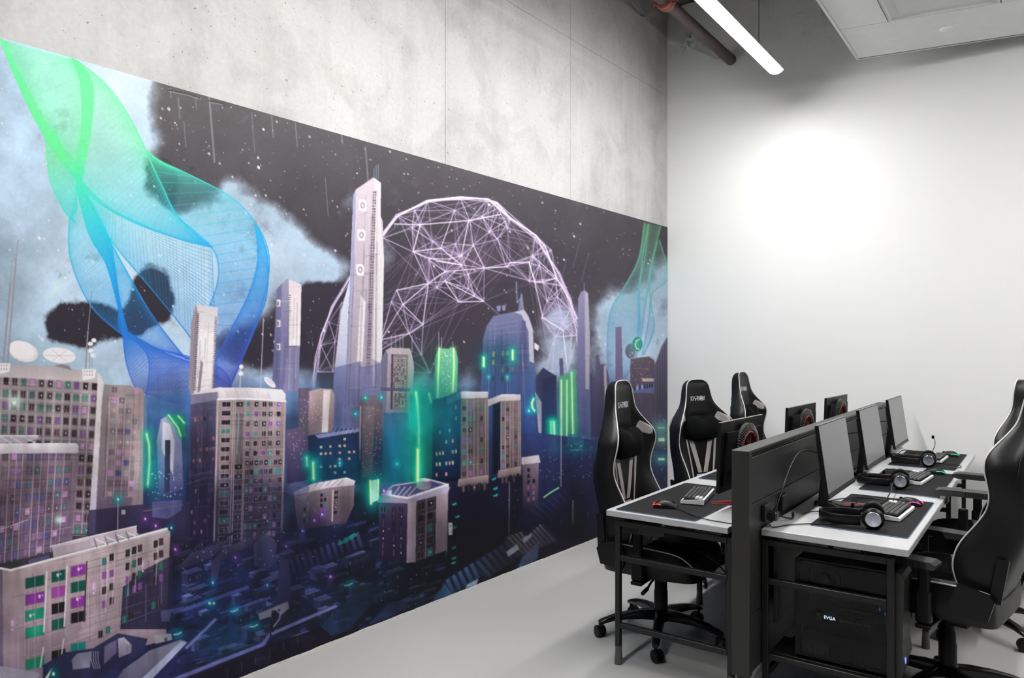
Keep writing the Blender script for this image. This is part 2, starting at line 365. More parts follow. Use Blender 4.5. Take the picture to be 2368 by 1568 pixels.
def mouse(x, y, rz, col, label):
    t = empty('mouse', (x, y, ZT+.0036), rz, label, 'mouse', 'gaming mice')      # front towards local +y
    S = [(-.060, .014, .006), (-.056, .024, .018), (-.040, .031, .032), (-.015, .031, .038), (.015, .029, .034), (.042, .030, .024), (.058, .028, .015), (.062, .022, .008)]
    S = crom(S, 18); rings = []
    for y_, w_, h in S:
        rings.append([(w_*.92*math.cos(a)*(1 if math.sin(a) > 0 else 1.0), y_, max(.001, h*abs(math.sin(a))**.75)) for a in np.linspace(0, math.pi, 15)])
    obj('shell', MB().loft(rings), M_plast, t, 40)
    for s in (-1, 1):                                            # two buttons
        b = MB(); rg_ = []
        for y_, w_, h in S[9:17]:
            rg_.append([(w_*.9*math.cos(a), y_, h*math.sin(a)**.75+.0012) for a in np.linspace(R(58), R(86), 5)] if s > 0 else [(-w_*.9*math.cos(a), y_, h*math.sin(a)**.75+.0012) for a in np.linspace(R(58), R(86), 5)])
        b.loft(rg_, ring=False); obj('button', b, M_plast, t, 60)
    wz = MB(); wz.lathe([(.006, -.003), (.010, -.002), (.010, .002), (.006, .003)], 14, Matrix.Translation((0, .036, .024)) @ Matrix.Rotation(R(90), 4, 'Y')); obj('wheel', wz, M_plast, t, 40)
    me = mat('led_'+str(col), col, .4, emit=col, estr=1.3)
    for s in (-1, 1): obj('light_strip', MB().tube([(s*(.018+.017*math.sin(k/7*1.7)), -.060+.042*(k/7)**1.4, .013+.009*math.sin(k/7*2.4)) for k in range(8)], .0016, 6), me, t, 60)
    return t
mouse(-.575, 4.155, R(78), (255, 40, 170), 'black mouse with a pink light strip on the nearest right desk')
mouse(-.585, 5.255, R(84), (0, 225, 150), 'black mouse with a green light strip on the middle right desk'); mouse(-.590, 6.15, R(82), (0, 225, 150), 'black mouse with a green light strip near the white wall')
mouse(-1.530, 3.365, R(-70), (255, 70, 40), 'black mouse with an orange light strip on the nearest left desk')

def headset(x, y, rz, z, label, mic_up=False):
    """lies on its side: band towards local -x, cups at the +x ends, cup axes along y"""
    t = empty('headset', (x, y, z), rz, label, 'headset', 'black headsets with silver cup discs')
    band = []
    for a in np.linspace(R(62), R(298), 26):
        band.append((-.075+.098*math.cos(a)*1.15-.02, .082*math.sin(a)))
    def ring(p, q, h, th, zc):
        d = Vector((q[0]-p[0], q[1]-p[1])).normalized(); n = Vector((-d.y, d.x))
        return [(p[0]+n.x*s*th, p[1]+n.y*s*th, zc+u*h) for s, u in ((-1, -.8), (-.6, -1), (.6, -1), (1, -.8), (1, .8), (.6, 1), (-.6, 1), (-1, .8))]
    rings = [ring(band[i], band[min(i+1, 25)] if i < 25 else (2*band[25][0]-band[24][0], 2*band[25][1]-band[24][1]), .021, .006, .032) for i in range(26)]
    obj('headband', MB().loft(rings), M_plast, t, 50)
    pad = [ring((p[0]+.010, p[1]*.86), (q[0]+.010, q[1]*.86), .014, .008, .030) for p, q in zip(band[5:20], band[6:21])]; obj('band_cushion', MB().loft(pad), M_fabric, t, 50)
    for s in (-1, 1):
        M = Matrix.Translation((.010, s*.076, .046)) @ Matrix.Rotation(R(-90*s), 4, 'X') @ Matrix.Rotation(R(0), 4, 'Y')
        c = obj('ear_cup', MB().lathe([(.030, -.010), (.042, -.008), (.046, .002), (.045, .012), (.038, .020), (.034, .022)], 28, M), M_plast, t, 35)
        d = MB()
        d.lathe([(.0, .0245), (.006, .0245), (.0065, .0235), (.031, .0235), (.033, .0215)][::-1], 32, M); obj('silver_disc', d, M_disc, c, 25)
        obj('ear_cushion', MB().lathe([(.024, -.030), (.036, -.032), (.043, -.024), (.043, -.014), (.036, -.009), (.020, -.010)], 28, M), M_fabric, c, 60)
        yk = MB(); yk.tube([(-.052, s*.074, .030), (-.040, s*.082, .046), (-.020, s*.088, .072), (.010, s*.090, .088)], .0055, 8); obj('yoke', yk, M_plast, t, 50)
    if mic_up:
        p = [(.030, .068, .085), (.038, .066, .105), (.046, .062, .135), (.044, .058, .165), (.034, .054, .185)]
    else:
        p = [(.020, .098, .072), (-.005, .104, .082), (-.035, .102, .084), (-.060, .094, .076), (-.075, .084, .064)]
    b = obj('microphone_boom', MB().tube(crom(p, 14), .0022, 6), M_cable, t, 60)
    obj('microphone', MB().lathe([(.002, -.012), (.007, -.009), (.0085, 0), (.007, .009), (.002, .012)], 12, Matrix.Translation(p[-1])), M_fabric, b, 60)
    return t
def disc_mat():
    m = mat('brushed_silver_disc', (.55, .58, .64), .22, metal=1.); N, L, b = wire(m)
    b.inputs['Anisotropic'].default_value = .85
    tg = N.new('ShaderNodeTangent'); tg.direction_type = 'RADIAL'; tg.axis = 'Y'; L.new(tg.outputs[0], b.inputs['Tangent'])
    return m
M_disc = disc_mat()
headset(-.645, 3.575, R(10), ZT+.0036, 'black headset with silver disc lying on the nearest right desk'); headset(-.695, 4.640, R(8), ZT+.0036, 'black headset with silver disc lying on the middle right desk'); headset(-.666, 5.590, R(6), ZT+.0036, 'black headset with its thin microphone raised, near the white wall', True)

# ---------------------------------------------------------------- monitors
M_scr = mat('grey_lit_screen', (.06, .06, .062), .32, spec=.6, emit=(.62, .62, .63), estr=.16, var=.02)
def monitor(x, y, rz, label, tilt=8):
    """screen faces local +x"""
    t = empty('monitor', (x, y, ZT+.0037), rz, label, 'monitor', 'flat gaming monitors on the desks')
    w_, h_, zb = .556, .340, .086; T = Matrix.Translation((0, 0, zb)) @ Matrix.Rotation(R(-tilt), 4, 'Y')
    b = MB(); b.prism([(-w_/2, 0), (w_/2, 0), (w_/2, h_), (-w_/2, h_)], -.010, .006, 'x', T)
    b.prism([(-w_/2+.03, .03), (w_/2-.03, .03), (w_/2-.05, h_-.05), (-w_/2+.05, h_-.05)], -.026, -.010, 'x', T); body = obj('housing', b, M_mon, t)
    s = MB(); s.box((.0068, 0, h_/2+.010), (.002, w_-.008, h_-.026), .0005, T); obj('screen', s, M_scr, t)
    z = MB(); z.box((.0072, 0, .0085), (.004, w_, .017), .001, T); obj('bottom_bezel', z, mat('bezel_grey', (.014, .014, .015), .4), t)
    tr = MB(); tr.box((-.002, 0, h_+.0012), (.016, w_, .0024), .0006, T); obj('top_edge', tr, mat('edge_grey', (.12, .12, .12), .35), t)
    zc = h_*.52; C = T @ Matrix.Translation((-.028, 0, zc)) @ Matrix.Rotation(R(-90), 4, 'Y')
    rg_ = MB(); rg_.annulus([(.100, -.004), (.146, -.003), (.142, .010), (.112, .018), (.104, .012)], 48, C); vr = obj('vent_ring', rg_, M_mon, t, 40)
    fins = MB()
    for k in range(64):
        Mk = C @ Matrix.Rotation(2*math.pi*k/64, 4, 'Z'); fins.box((0, 0, 0), (.036, .0050, .008), .0008, Mk @ Matrix.Translation((.127, 0, .0165)) @ Matrix.Rotation(R(15), 4, 'Y'))
    tag(obj('vent_fins', fins, mat('fin_grey', (.10, .085, .085), .45), vr), kind='stuff')
    rr_ = MB(); rr_.annulus([(.094, .010), (.106, .012), (.107, .019), (.099, .022), (.093, .016)], 48, C); obj('red_ring', rr_, M_orange, t, 40)
    obj('ring_cover', MB().lathe([(.0, .014), (.094, .013), (.094, .004), (0, .004)], 40, C), M_mon, t, 30)
    v = MB()
    for s_ in (-1, 1): v.box((.012, s_*.008, .0145), (.040, .008, .003), .001, C @ Matrix.Translation((.035, 0, 0)) @ Matrix.Rotation(R(s_*14), 4, 'Z'))
    obj('emblem', v, M_orange, t)
    n_ = MB(); n_.prism([(-.105, .008), (-.070, .008), (-.052, .20), (-.052, .27), (-.085, .27), (-.085, .20)], -.026, .026, 'y'); obj('stand_neck', n_, M_mon, t)
    hb = MB(); hb.box((-.055, 0, .235), (.05, .07, .07), .008); obj('stand_hinge', hb, M_mon, t)
    for a in (38, -38, 180):
        f = MB(); L = .225 if abs(a) < 90 else .09; Mf = Matrix.Translation((-.085, 0, 0)) @ Matrix.Rotation(R(a), 4, 'Z')
        f.loft([[(.0, -.022, .001), (.0, .022, .001), (.0, .012, .026), (.0, -.012, .026)], [(L*.45, -.018, .001), (L*.45, .018, .001), (L*.45, .007, .018), (L*.45, -.007, .018)]], M=Mf); ft = obj('stand_foot', f, M_mon, t)
        if abs(a) < 90:
            g = MB(); g.loft([[(L*.45, -.018, .001), (L*.45, .018, .001), (L*.45, .007, .018), (L*.45, -.007, .018)], [(L, -.012, .001), (L, .012, .001), (L, .004, .010), (L, -.004, .010)]], M=Mf); obj('red_tip', g, M_red, ft)
    return t
monitor(-.832, 3.880, R(0), 'thin monitor with grey screen on the nearest right desk'); monitor(-.850, 4.872, R(0), 'thin monitor with grey screen on the middle right desk'); monitor(-.862, 5.885, R(0), 'thin monitor with grey screen on the farthest right desk against the white wall')
monitor(-1.283, 3.715, R(180-2.6), 'monitor seen from behind with red vent ring on the nearest left desk', 2); monitor(-1.268, 4.765, R(180-2), 'monitor back with red ring showing above the divider, on the middle left desk', 2); monitor(-1.285, 5.77, R(180-2), 'monitor back with red ring showing above the divider, on the farthest left desk', 2)

# ---------------------------------------------------------------- computer under the nearest right desk
def text_mesh(s, size, ext=.0006):
    c = bpy.data.curves.new('lettering', 'FONT'); c.body = s; c.size = size; c.extrude = ext; c.resolution_u = 3
    o = bpy.data.objects.new('lettering', c); COL.objects.link(o); dg = bpy.context.evaluated_depsgraph_get()
    me = bpy.data.meshes.new_from_object(o.evaluated_get(dg)); bpy.data.objects.remove(o); bpy.data.curves.remove(c); return me
def lettering(name, s, size, m, parent, loc, rot, wid=None):
    me = text_mesh(s, size); me.materials.clear(); me.materials.append(m); o = bpy.data.objects.new(name, me); COL.objects.link(o); o.parent = parent; o.location = loc; o.rotation_euler = rot
    if wid:
        x = [v.co.x for v in me.vertices]; o.scale.x = wid/(max(x)-min(x))
    return o
PX0, PX1, PY0, PY1, PZ, PH = -.900, -.468, 3.292, 3.488, .2035, .436
t = empty('computer_tower', ((PX0+PX1)/2, (PY0+PY1)/2, PZ), 0, 'black computer tower with glass side standing under the nearest right desk', 'computer'); a, b = (PX1-PX0)/2, (PY1-PY0)/2; pcx = (PX0+PX1)/2
M_case = mat('case_black', (.004, .004, .0045), .4, spec=.3)
c = MB()
c.box((0, b-.004, PH/2), (2*a-.03, .008, PH-.02), .002); c.box((0, 0, .018), (2*a-.03, 2*b-.006, .012), .002); c.box((0, 0, PH-.008), (2*a-.03, 2*b-.006, .014), .002); c.box((-a+.01, 0, PH/2), (.012, 2*b-.006, PH-.02), .002)
c.box((a-.05, -b+.012, PH/2), (.018, .016, PH-.03), .002); c.box((-a+.02, -b+.012, PH/2), (.02, .016, PH-.03), .002); obj('case', c, M_case, t)
f = MB(); f.prism([(a-.042, .03), (a-.022, .008), (a-.002, .075), (a-.010, .135), (a-.004, PH-.03), (a-.02, PH-.004), (a-.042, PH-.004)], -b, b, 'y'); fp = obj('front_panel', f, mat('front_panel_grey', (.020, .020, .020), .35), t)
lb_ = MB(); lb_.box((a-.0015, -b+.02, .085), (.004, .006, .024), .001); obj('power_light', lb_, mat('blue_led', (.1, .15, .9), .4, emit=(.15, .2, 1), estr=2.), fp)
for k in (-1, 1): obj('case_foot', MB().box((k*(a-.07), 0, .006), (.05, 2*b-.03, .012), .003), M_plast, t)
sh = MB(); sh.box((-.01, .004, .075), (2*a-.09, 2*b-.03, .100), .002); obj('power_supply_shroud', sh, mat('shroud_dark', (.010, .010, .0105), .5), t)
fy = -b+.004+.015
st_ = MB(); st_.box((-.13, fy-.0006, .052), (.112, .001, .070), .0002); sk = obj('specification_sticker', st_, mat('sticker_dark', (.030, .029, .028), .6), t)
M_tg = mat('faint_grey_print', (.26, .25, .24), .6)
for k in range(5):
    q = MB(); q.box((-.13, fy-.0014, .072-k*.012), (.106, .0006, .0012), .0001); obj('print_line', q, M_tg, sk)
for k in range(5):
    q = MB(); q.box((-.180+k*.025, fy-.0014, .047), (.0012, .0006, .050), .0001); obj('print_line', q, M_tg, sk)
gp = MB(); gp.box((.0, .01, .180), (.27, .11, .040), .004); g_ = obj('graphics_card', gp, mat('card_dark', (.006, .006, .007), .35), t)
gy = .01-.055
for k, z in enumerate((.205, .222)):
    q = MB(); q.box((.0+.012*k, gy-.002, z), (.25-.03*k, .004, .003), .001); obj('card_edge', q, mat('card_edge_grey', (.13, .12, .105), .5), g_)
M_ev = mat('glowing_lettering', (.8, .85, 1), .4, emit=(.72, .82, 1), estr=4.)
lettering('lit_lettering', 'EVGA', .019, M_ev, g_, (-.104, gy-.0012, .174), (R(90), 0, 0), .046); lettering('lettering', 'GEFORCE RTX 3070', .013, M_tg, g_, (-.045, gy-.0012, .174), (R(90), 0, 0), .125)
for x_, z_ in ((.118, .265), (.138, .250)):
    q = MB(); q.lathe([(.001, -.005), (.0026, -.002), (.002, .003), (.0006, .009)], 10, Matrix.Translation((x_, -b+.03, z_))); obj('status_light', q, mat('blue_drop', (.02, .2, .6), .4, emit=(.03, .3, .9), estr=1.), t, 50)
cf = MB(); cf.annulus([(.050, -.012), (.062, -.010), (.062, .010), (.050, .012)], 24, Matrix.Translation((-.10, -b+.06, .345)) @ Matrix.Rotation(R(90), 4, 'X')); cf.lathe([(.02, -.01), (.02, .01)], 16, Matrix.Translation((-.10, -b+.06, .345)) @ Matrix.Rotation(R(90), 4, 'X')); obj('cooling_fan', cf, mat('fan_dark', (.03, .03, .03), .5), t, 40)
def glass():
    m = bpy.data.materials.new('smoked_glass'); m.use_nodes = True; N, L, b_ = wire(m); N.remove(b_)
    tr = N.new('ShaderNodeBsdfTransparent'); tr.inputs[0].default_value = (.55, .55, .57, 1); gl = N.new('ShaderNodeBsdfGlossy'); gl.inputs['Roughness'].default_value = .05; gl.inputs[0].default_value = (.6, .6, .6, 1)
    mx = N.new('ShaderNodeMixShader'); fr = N.new('ShaderNodeFresnel'); fr.inputs[0].default_value = 1.4; L.new(fr.outputs[0], mx.inputs[0]); L.new(tr.outputs[0], mx.inputs[1]); L.new(gl.outputs[0], mx.inputs[2])
    tc = N.new('ShaderNodeTexCoord'); n = N.new('ShaderNodeTexNoise'); n.inputs['Scale'].default_value = 8; L.new(tc.outputs['Object'], n.inputs['Vector']); mr = N.new('ShaderNodeMapRange'); mr.inputs['To Min'].default_value = .03; mr.inputs['To Max'].default_value = .09; L.new(n.outputs[0], mr.inputs[0]); L.new(mr.outputs[0], gl.inputs['Roughness'])
    L.new(mx.outputs[0], N['Material Output'].inputs[0]); return m
q = MB(); q.box((-.012, -b+.001, PH/2+.004), (2*a-.07, .004, PH-.03), .001); obj('glass_panel', q, glass(), t)

# ---------------------------------------------------------------- cables and clips
def cable(pts, label, r=.0026, m=None, n=28):
    return tag(obj('cable', MB().tube(crom(pts, n), r, 6), m or M_cable, None, 60), label, 'cable')
zt = ZT+.005
cable([(-1.020, 3.36, .80), (-.985, 3.34, .84), (-.975, 3.50, .98), (-.955, 3.62, 1.05), (-.905, 3.70, 1.04), (-.878, 3.72, 1.03)], 'black cable arching from the divider socket to the back of the nearest right monitor', .0032)
cable([(-1.024, 4.55, 1.0), (-.985, 4.60, 1.03), (-.93, 4.68, 1.04), (-.89, 4.74, 1.035)], 'black cable running to the back of the middle right monitor', .0032)
cable([(-1.024, 5.55, 1.0), (-.98, 5.60, 1.02), (-.93, 5.68, 1.025), (-.905, 5.75, 1.02)], 'black cable running to the back of the farthest right monitor', .0032)
cable([(-1.004, 3.28, zt+.03), (-.985, 3.27, zt+.002), (-.94, 3.36, zt), (-.86, 3.44, zt+.001), (-.78, 3.49, zt+.003), (-.72, 3.52, zt+.006)], 'black headset lead crossing the front of the nearest right tabletop')
cable([(-.93, 3.88, zt+.001), (-.90, 4.05, zt), (-.82, 4.17, zt+.002), (-.70, 4.18, zt+.004), (-.645, 4.165, zt+.006)], 'black mouse lead behind the keyboard on the nearest right desk')
cable([(-.95, 3.62, zt+.001), (-.92, 3.70, zt+.001), (-.87, 3.66, zt+.014), (-.82, 3.73, zt+.012), (-.76, 3.74, zt+.004)], 'black cable looping around the red foot of the nearest right monitor')
cable([(-.700, 4.545, zt+.03), (-.695, 4.45, zt+.045), (-.680, 4.30, zt+.03), (-.678, 4.16, zt+.012), (-.690, 4.08, zt+.004), (-.705, 4.06, zt+.003)], 'black lead hanging from the middle headset towards the nearest right keyboard', .0034)
cable([(-.96, 4.86, zt+.001), (-.90, 4.80, zt+.001), (-.82, 4.78, zt+.003), (-.75, 4.75, zt+.006)], 'black headset lead on the middle right desk')
cable([(-.90, 5.92, zt+.001), (-.86, 5.90, zt+.045), (-.80, 5.88, zt+.05), (-.73, 5.85, zt+.02), (-.70, 5.84, zt+.018)], 'black keyboard lead humping over the farthest right desk')
cable([(-.62, 5.62, zt+.02), (-.55, 5.68, zt+.004), (-.50, 5.72, zt+.001), (-.475, 5.62, zt+.001), (-.52, 5.50, zt+.003), (-.58, 5.50, zt+.004)], 'black lead curling past the edge of the farthest right desk mat')
cable([(-1.47, 3.352, zt+.006), (-1.42, 3.33, zt+.003), (-1.36, 3.28, zt+.003), (-1.28, 3.25, zt-.001), (-1.20, 3.24, zt-.001), (-1.15, 3.25, zt-.001), (-1.125, 3.26, zt+.03)], 'thin black mouse lead crossing the nearest left tabletop to the divider')
cable([(-.99, 3.62, zt+.001), (-.96, 3.50, zt+.002), (-.99, 3.44, zt+.015), (-1.00, 3.40, zt+.05)], 'black cable bundle lying against the divider on the nearest right desk', .004)
cable([(-1.60, 3.42, .66), (-1.61, 3.40, .60), (-1.64, 3.38, .55)], 'short grey lead hanging under the nearest left tabletop', .003, M_steel); cable([(-1.44, 3.50, .535), (-1.36, 3.45, .53), (-1.28, 3.42, .50), (-1.22, 3.40, .45), (-1.21, 3.40, .40)], 'grey lead sagging behind the left desk frame', .003, M_steel)
for y, lb_ in ((4.53, 'small grey clip on the edge of the middle right desk, under the nearer armrest'), (5.40, 'small grey clip on the edge of the farthest right desk')):
    t = empty('edge_clip', (-.449, y, ZT), 0, lb_, 'clip', 'grey clips on the desk edges'); M_cl = mat('clip_grey', (.25, .25, .24), .5)
    bx('upper_jaw', (-.012, 0, .006), (.032, .045, .011), M_cl, t, .003); bx('spine', (.006, 0, -.012), (.010, .045, .046), M_cl, t, .003); bx('lower_jaw', (-.010, 0, -.037), (.028, .045, .010), M_cl, t, .003)
# ---------------------------------------------------------------- gaming chairs
STROKES = {'K': [((0, 0), (0, 1)), ((.08, .5), (.62, 1)), ((.08, .5), (.62, 0))], 'A': [((0, 0), (.36, 1)), ((.36, 1), (.72, 0))], 'R': [((0, 0), (0, .55)), ((0, 1), (.6, 1)), ((.6, 1), (.6, .55)), ((.6, .55), (.12, .55)), ((.25, .5), (.66, 0))],
           'N': [((0, 0), (0, 1)), ((0, 1), (.6, 0)), ((.6, 0), (.6, 1))], 'O': [((.1, 0), (.5, 0)), ((.5, 0), (.66, .25)), ((.66, .25), (.66, .75)), ((.66, .75), (.5, 1)), ((.5, 1), (.1, 1)), ((.1, 1), (-.06, .75)), ((-.06, .75), (-.06, .25)), ((-.06, .25), (.1, 0)), ((.3, .2), (.3, .8)), ((.1, .3), (.1, .7)), ((.48, .3), (.48, .7))], 'X': [((0, 0), (.64, 1)), ((0, 1), (.64, 0))]}
def word(mb, s, h, w, y, zc, th=.0055):
    """stroke lettering centred on x=0, standing proud of the plane y"""
    adv = {'K': .78, 'A': .86, 'R': .82, 'N': .86, 'O': .84, 'X': .64}; tot = sum(adv[c] for c in s); x = -.5
    for c in s:
        for (a, b), (p, q) in STROKES[c]:
            p0 = Vector(((x+a/tot)*w, 0, (b-.5)*h+zc)); p1 = Vector(((x+p/tot)*w, 0, (q-.5)*h+zc)); d = (p1-p0).normalized(); n = Vector((-d.z, 0, d.x))*th/2; e = d*th*.3
            yy = y(((p0+p1)/2).x, ((p0+p1)/2).z); V = []
            for pp, sg in ((p0, -1), (p1, 1)):
                for s_ in (-1, 1):
                    for t_ in (-.0010, .0012): v = pp+e*sg+n*s_; V.append((-v.x, yy+t_, v.z))
            mb.add(V, [(0, 1, 3, 2), (4, 6, 7, 5), (0, 4, 5, 1), (2, 3, 7, 6), (1, 5, 7, 3), (0, 2, 6, 4)])
        x += adv[c]/tot
# z above hinge, half width, wing depth, thickness, centre offset
BR = np.array([(.00, .200, .055, .018, .022), (.08, .232, .104, .036, .022), (.17, .245, .141, .056, .020), (.26, .244, .129, .076, .018), (.35, .234, .080, .100, .018), (.43, .238, .042, .114, .016), (.51, .254, .050, .092, .012), (.58, .263, .083, .056, .008),
               (.64, .254, .093, .046, .004), (.70, .192, .061, .052, .001), (.77, .130, .022, .060, .000), (.85, .117, .017, .060, .000), (.895, .108, .014, .054, .000), (.915, .094, .008, .044, .000), (.930, .066, .004, .030, .000)])
BZ = BR[:, 0]
def bp(z): return [np.interp(z, BZ, BR[:, k]) for k in range(1, 5)]
def bsec(z, W, F, T, yc):
    h = [(0, 0), (.45, .04), (.70, .35), (.86, .88), (.95, 1.0), (1.0, .86), (1.01, .45), (.99, 0), (.95, -.5), (.84, -.85), (.6, -1), (.3, -1.03)]
    R_ = [(W*a, yc+(F*b if b > 0 else T*b)) for a, b in h]
    return [(x, y, z) for x, y in R_]+[(0, yc-1.04*T, z)]+[(-x, y, z) for x, y in R_[:0:-1]]
def build_chair():
    t = empty('gaming_chair', (0, 0, 0), 0)
    # five-star base
    obj('base_hub', MB().lathe([(.030, .085), (.042, .090), (.046, .120), (.040, .150), (.034, .155)], 20), M_gloss, t, 40)
    for k in range(5):
        a = math.pi*2*k/5+R(18); m = MB(); rg_ = []
        for u, zt_, h, w_ in ((.030, .150, .055, .030), (.10, .148, .048, .030), (.18, .138, .038, .027), (.26, .120, .030, .023), (.315, .100, .026, .020), (.335, .090, .020, .017)):
            rg_.append([(u, -w_, zt_-h*.5), (u, -w_*.8, zt_-.004), (u, -w_*.35, zt_), (u, w_*.35, zt_), (u, w_*.8, zt_-.004), (u, w_, zt_-h*.5), (u, w_*.7, zt_-h), (u, -w_*.7, zt_-h)])
        m.loft(rg_, M=Matrix.Rotation(a, 4, 'Z')); obj('star_leg', m, M_gloss, t, 40)
        ca = a+R(40+63*k); M = Matrix.Translation((.32*math.cos(a), .32*math.sin(a), 0)) @ Matrix.Rotation(ca, 4, 'Z') @ Matrix.Translation((.012, 0, .031))
        h = MB(); h.cyl((.32*math.cos(a), .32*math.sin(a), .055), (.32*math.cos(a), .32*math.sin(a), .085), .008, n=10)
        h.prism([(.030*math.cos(q), .030*math.sin(q)) for q in np.linspace(R(20), R(160), 9)]+[(.018*math.cos(q), .018*math.sin(q)) for q in np.linspace(R(160), R(20), 7)], -.006, .006, 'y', M); cs = obj('caster', h, M_plast, t, 40)
        for s in (-1, 1): obj('wheel', MB().lathe([(.010, s*.010), (.026, s*.010), (.031, s*.013), (.031, s*.021), (.026, s*.024), (.008, s*.022)], 20, M @ Matrix.Rotation(R(90), 4, 'X')), M_plast, cs, 40)
    obj('gas_lift', MB().lathe([(.036, .10), (.036, .245), (.033, .25), (.033, .30), (.029, .305), (.029, .36), (.024, .365), (.024, .40)], 20), M_plast, t, 40)
    u = empty('upper_dummy', (0, 0, 0)); bpy.data.objects.remove(u)
    m = MB(); m.box((0, -.02, .405), (.20, .26, .04), .008); m.box((.06, .04, .375), (.05, .05, .04), .01); m.box((-.06, -.06, .375), (.06, .09, .04), .01); obj('tilt_mechanism', m, M_plast, t)
    m = MB(); m.tube([(.09, .02, .40), (.20, .03, .392), (.26, .035, .375), (.32, .04, .372)], .006, 8); m.tube([(.26, .035, .376), (.33, .04, .372)], .010, 8); obj('lever', m, M_plast, t, 50)
    obj('tension_knob', MB().cyl((0, .10, .405), (0, .16, .385), .028, n=14), M_plast, t, 40)
    # seat
    rg_ = []
    S = crom([(-.232, .20, .020), (-.222, .235, .055), (-.18, .262, .075), (-.05, .270, .078), (.12, .268, .070), (.21, .255, .050), (.255, .225, .022), (.27, .19, .006)], 26)
    for y, W, B in S:
        e = 1-abs(y/.27)**6; z0 = .425; zt_ = .500+.018*e-.03*max(0, (y-.18)/.09)**2
        pts = [(0, zt_), (.45*W, zt_+.002), (.66*W, zt_+B*.25), (.82*W, zt_+B*.85), (.92*W, zt_+B*.75), (1.0*W, zt_-.01), (.99*W, z0+.03), (.92*W, z0), (.4*W, z0-.004)]
        rg_.append([(a, y, z) for a, z in pts]+[(0, y, z0-.004)]+[(-a, y, z) for a, z in pts[:0:-1]])
    st = obj('seat', MB().loft(rg_), M_black, t, 50)
    for s in (-1, 1): obj('seat_piping', MB().tube([(s*.93*W, y, .500+.018*(1-abs(y/.27)**6)-.03*max(0, (y-.18)/.09)**2+B*.73) for y, W, B in S[2:25]], .0035, 6), M_pipe, st, 60)
    m = MB(); c_ = []
    for y in np.linspace(-.20, .235, 14): zz = .518-.03*max(0, (y-.18)/.09)**2+.004; c_.append([(-.115, y, zz-.004), (-.105, y, zz+.002), (.105, y, zz+.002), (.115, y, zz-.004)])
    m.loft(c_, ring=False); obj('seat_insert', m, M_fabric, st, 60)
    # backrest, hinged so that it can recline
    zs = np.concatenate([np.linspace(0, .86, 44), [.88, .895, .908, .918, .925, .930]])
    P = np.stack([np.interp(zs, BZ, BR[:, k]) for k in range(1, 5)], 1)
    for _ in range(4): P[1:-1] = .25*P[:-2]+.5*P[1:-1]+.25*P[2:]
    rings = [bsec(z, *p) for z, p in zip(zs, P)]
    bk = obj('backrest', MB().loft(rings), M_black, t, 55, loc=(0, -.215, .470))
    prof = lambda z: [np.interp(z, zs, P[:, k]) for k in range(4)]
    rim = []
    for z in np.concatenate([np.linspace(.02, .86, 54), [.88, .895, .906, .914]]): W, F, T, yc = prof(z); rim.append((.965*W, yc+F+.001, z))
    W, F, T, yc = prof(.924); rim += [(.85*W, yc+F*.9, .927), (.5*W, yc+F*.9, .932), (0, yc+F*.9, .934)]
    full = rim+[(-x, y, z) for x, y, z in rim[-2::-1]]
    obj('piping', MB().tube(full, .0036, 6), M_pipe, bk, 60)
    surf = lambda x, z: (lambda W, F, T, yc: yc+F*np.interp(abs(x)/W, [0, .45, .70, .86, .95], [0, .04, .35, .88, 1.]))(*prof(z))
    def patch(name, poly, m, lift=.003, nu=6, nv=10):
        """quad patch following the front of the backrest: poly = four corners (x,z)"""
        b = MB(); g = []
        for j in range(nv+1):
            v = j/nv; g.append([])
            for i in range(nu+1):
                u = i/nu; x = (poly[0][0]*(1-u)+poly[1][0]*u)*(1-v)+(poly[3][0]*(1-u)+poly[2][0]*u)*v; z = (poly[0][1]*(1-u)+poly[1][1]*u)*(1-v)+(poly[3][1]*(1-u)+poly[2][1]*u)*v
                e = lift if 0 < i < nu and 0 < j < nv else .0005
                g[-1].append((x, surf(x, z)+e, z))
        b.loft(g, ring=False); return obj(name, b, m, bk, 60)
    for s in (-1, 1):
        patch('grey_stripe', [(s*.006, .285), (s*.044, .285), (s*.112, .520), (s*.068, .520)], M_grey); patch('grey_stripe', [(s*.066, .14), (s*.078, .14), (s*.142, .520), (s*.124, .520)], M_grey)
        patch('shoulder_patch', [(s*.132, .650), (s*.222, .618), (s*.224, .660), (s*.150, .705)], M_grey)
    patch('lower_insert', [(-.056, .07), (.056, .07), (.060, .275), (-.060, .275)], M_grey)
    patch('head_panel', [(-.100, .68), (.100, .68), (.090, .908), (-.090, .908)], M_black, .006, 8, 12)
    m = MB(); word(m, 'KARNOX', .030, .132, lambda x, z: surf(x, z)+.0078, .800, .0034); obj('stitched_lettering', m, M_logo, bk)
    # neck pillow: two lobes on top
    m = MB(); rg_ = []
    for u in np.linspace(-1, 1, 31):
        x = .150*u; e = (1-abs(u)**6)**.5; hh = .082*e+.002; top = -.024*math.exp(-(u/.28)**2); th = .050*(1-abs(u)**4)**.5+.003; zc = .592; y0 = max(surf(x, zc), surf(x, .55), surf(x, .63))*.75+.022
        rg_.append([(x, y0+th*math.cos(q), zc+(top if math.sin(q) > .3 else 0)+hh*math.copysign(abs(math.sin(q))**.8, math.sin(q))) for q in np.linspace(0, 2*math.pi, 21)[:-1]])
    m.loft(rg_); obj('neck_pillow', m, M_fabric, bk, 70)
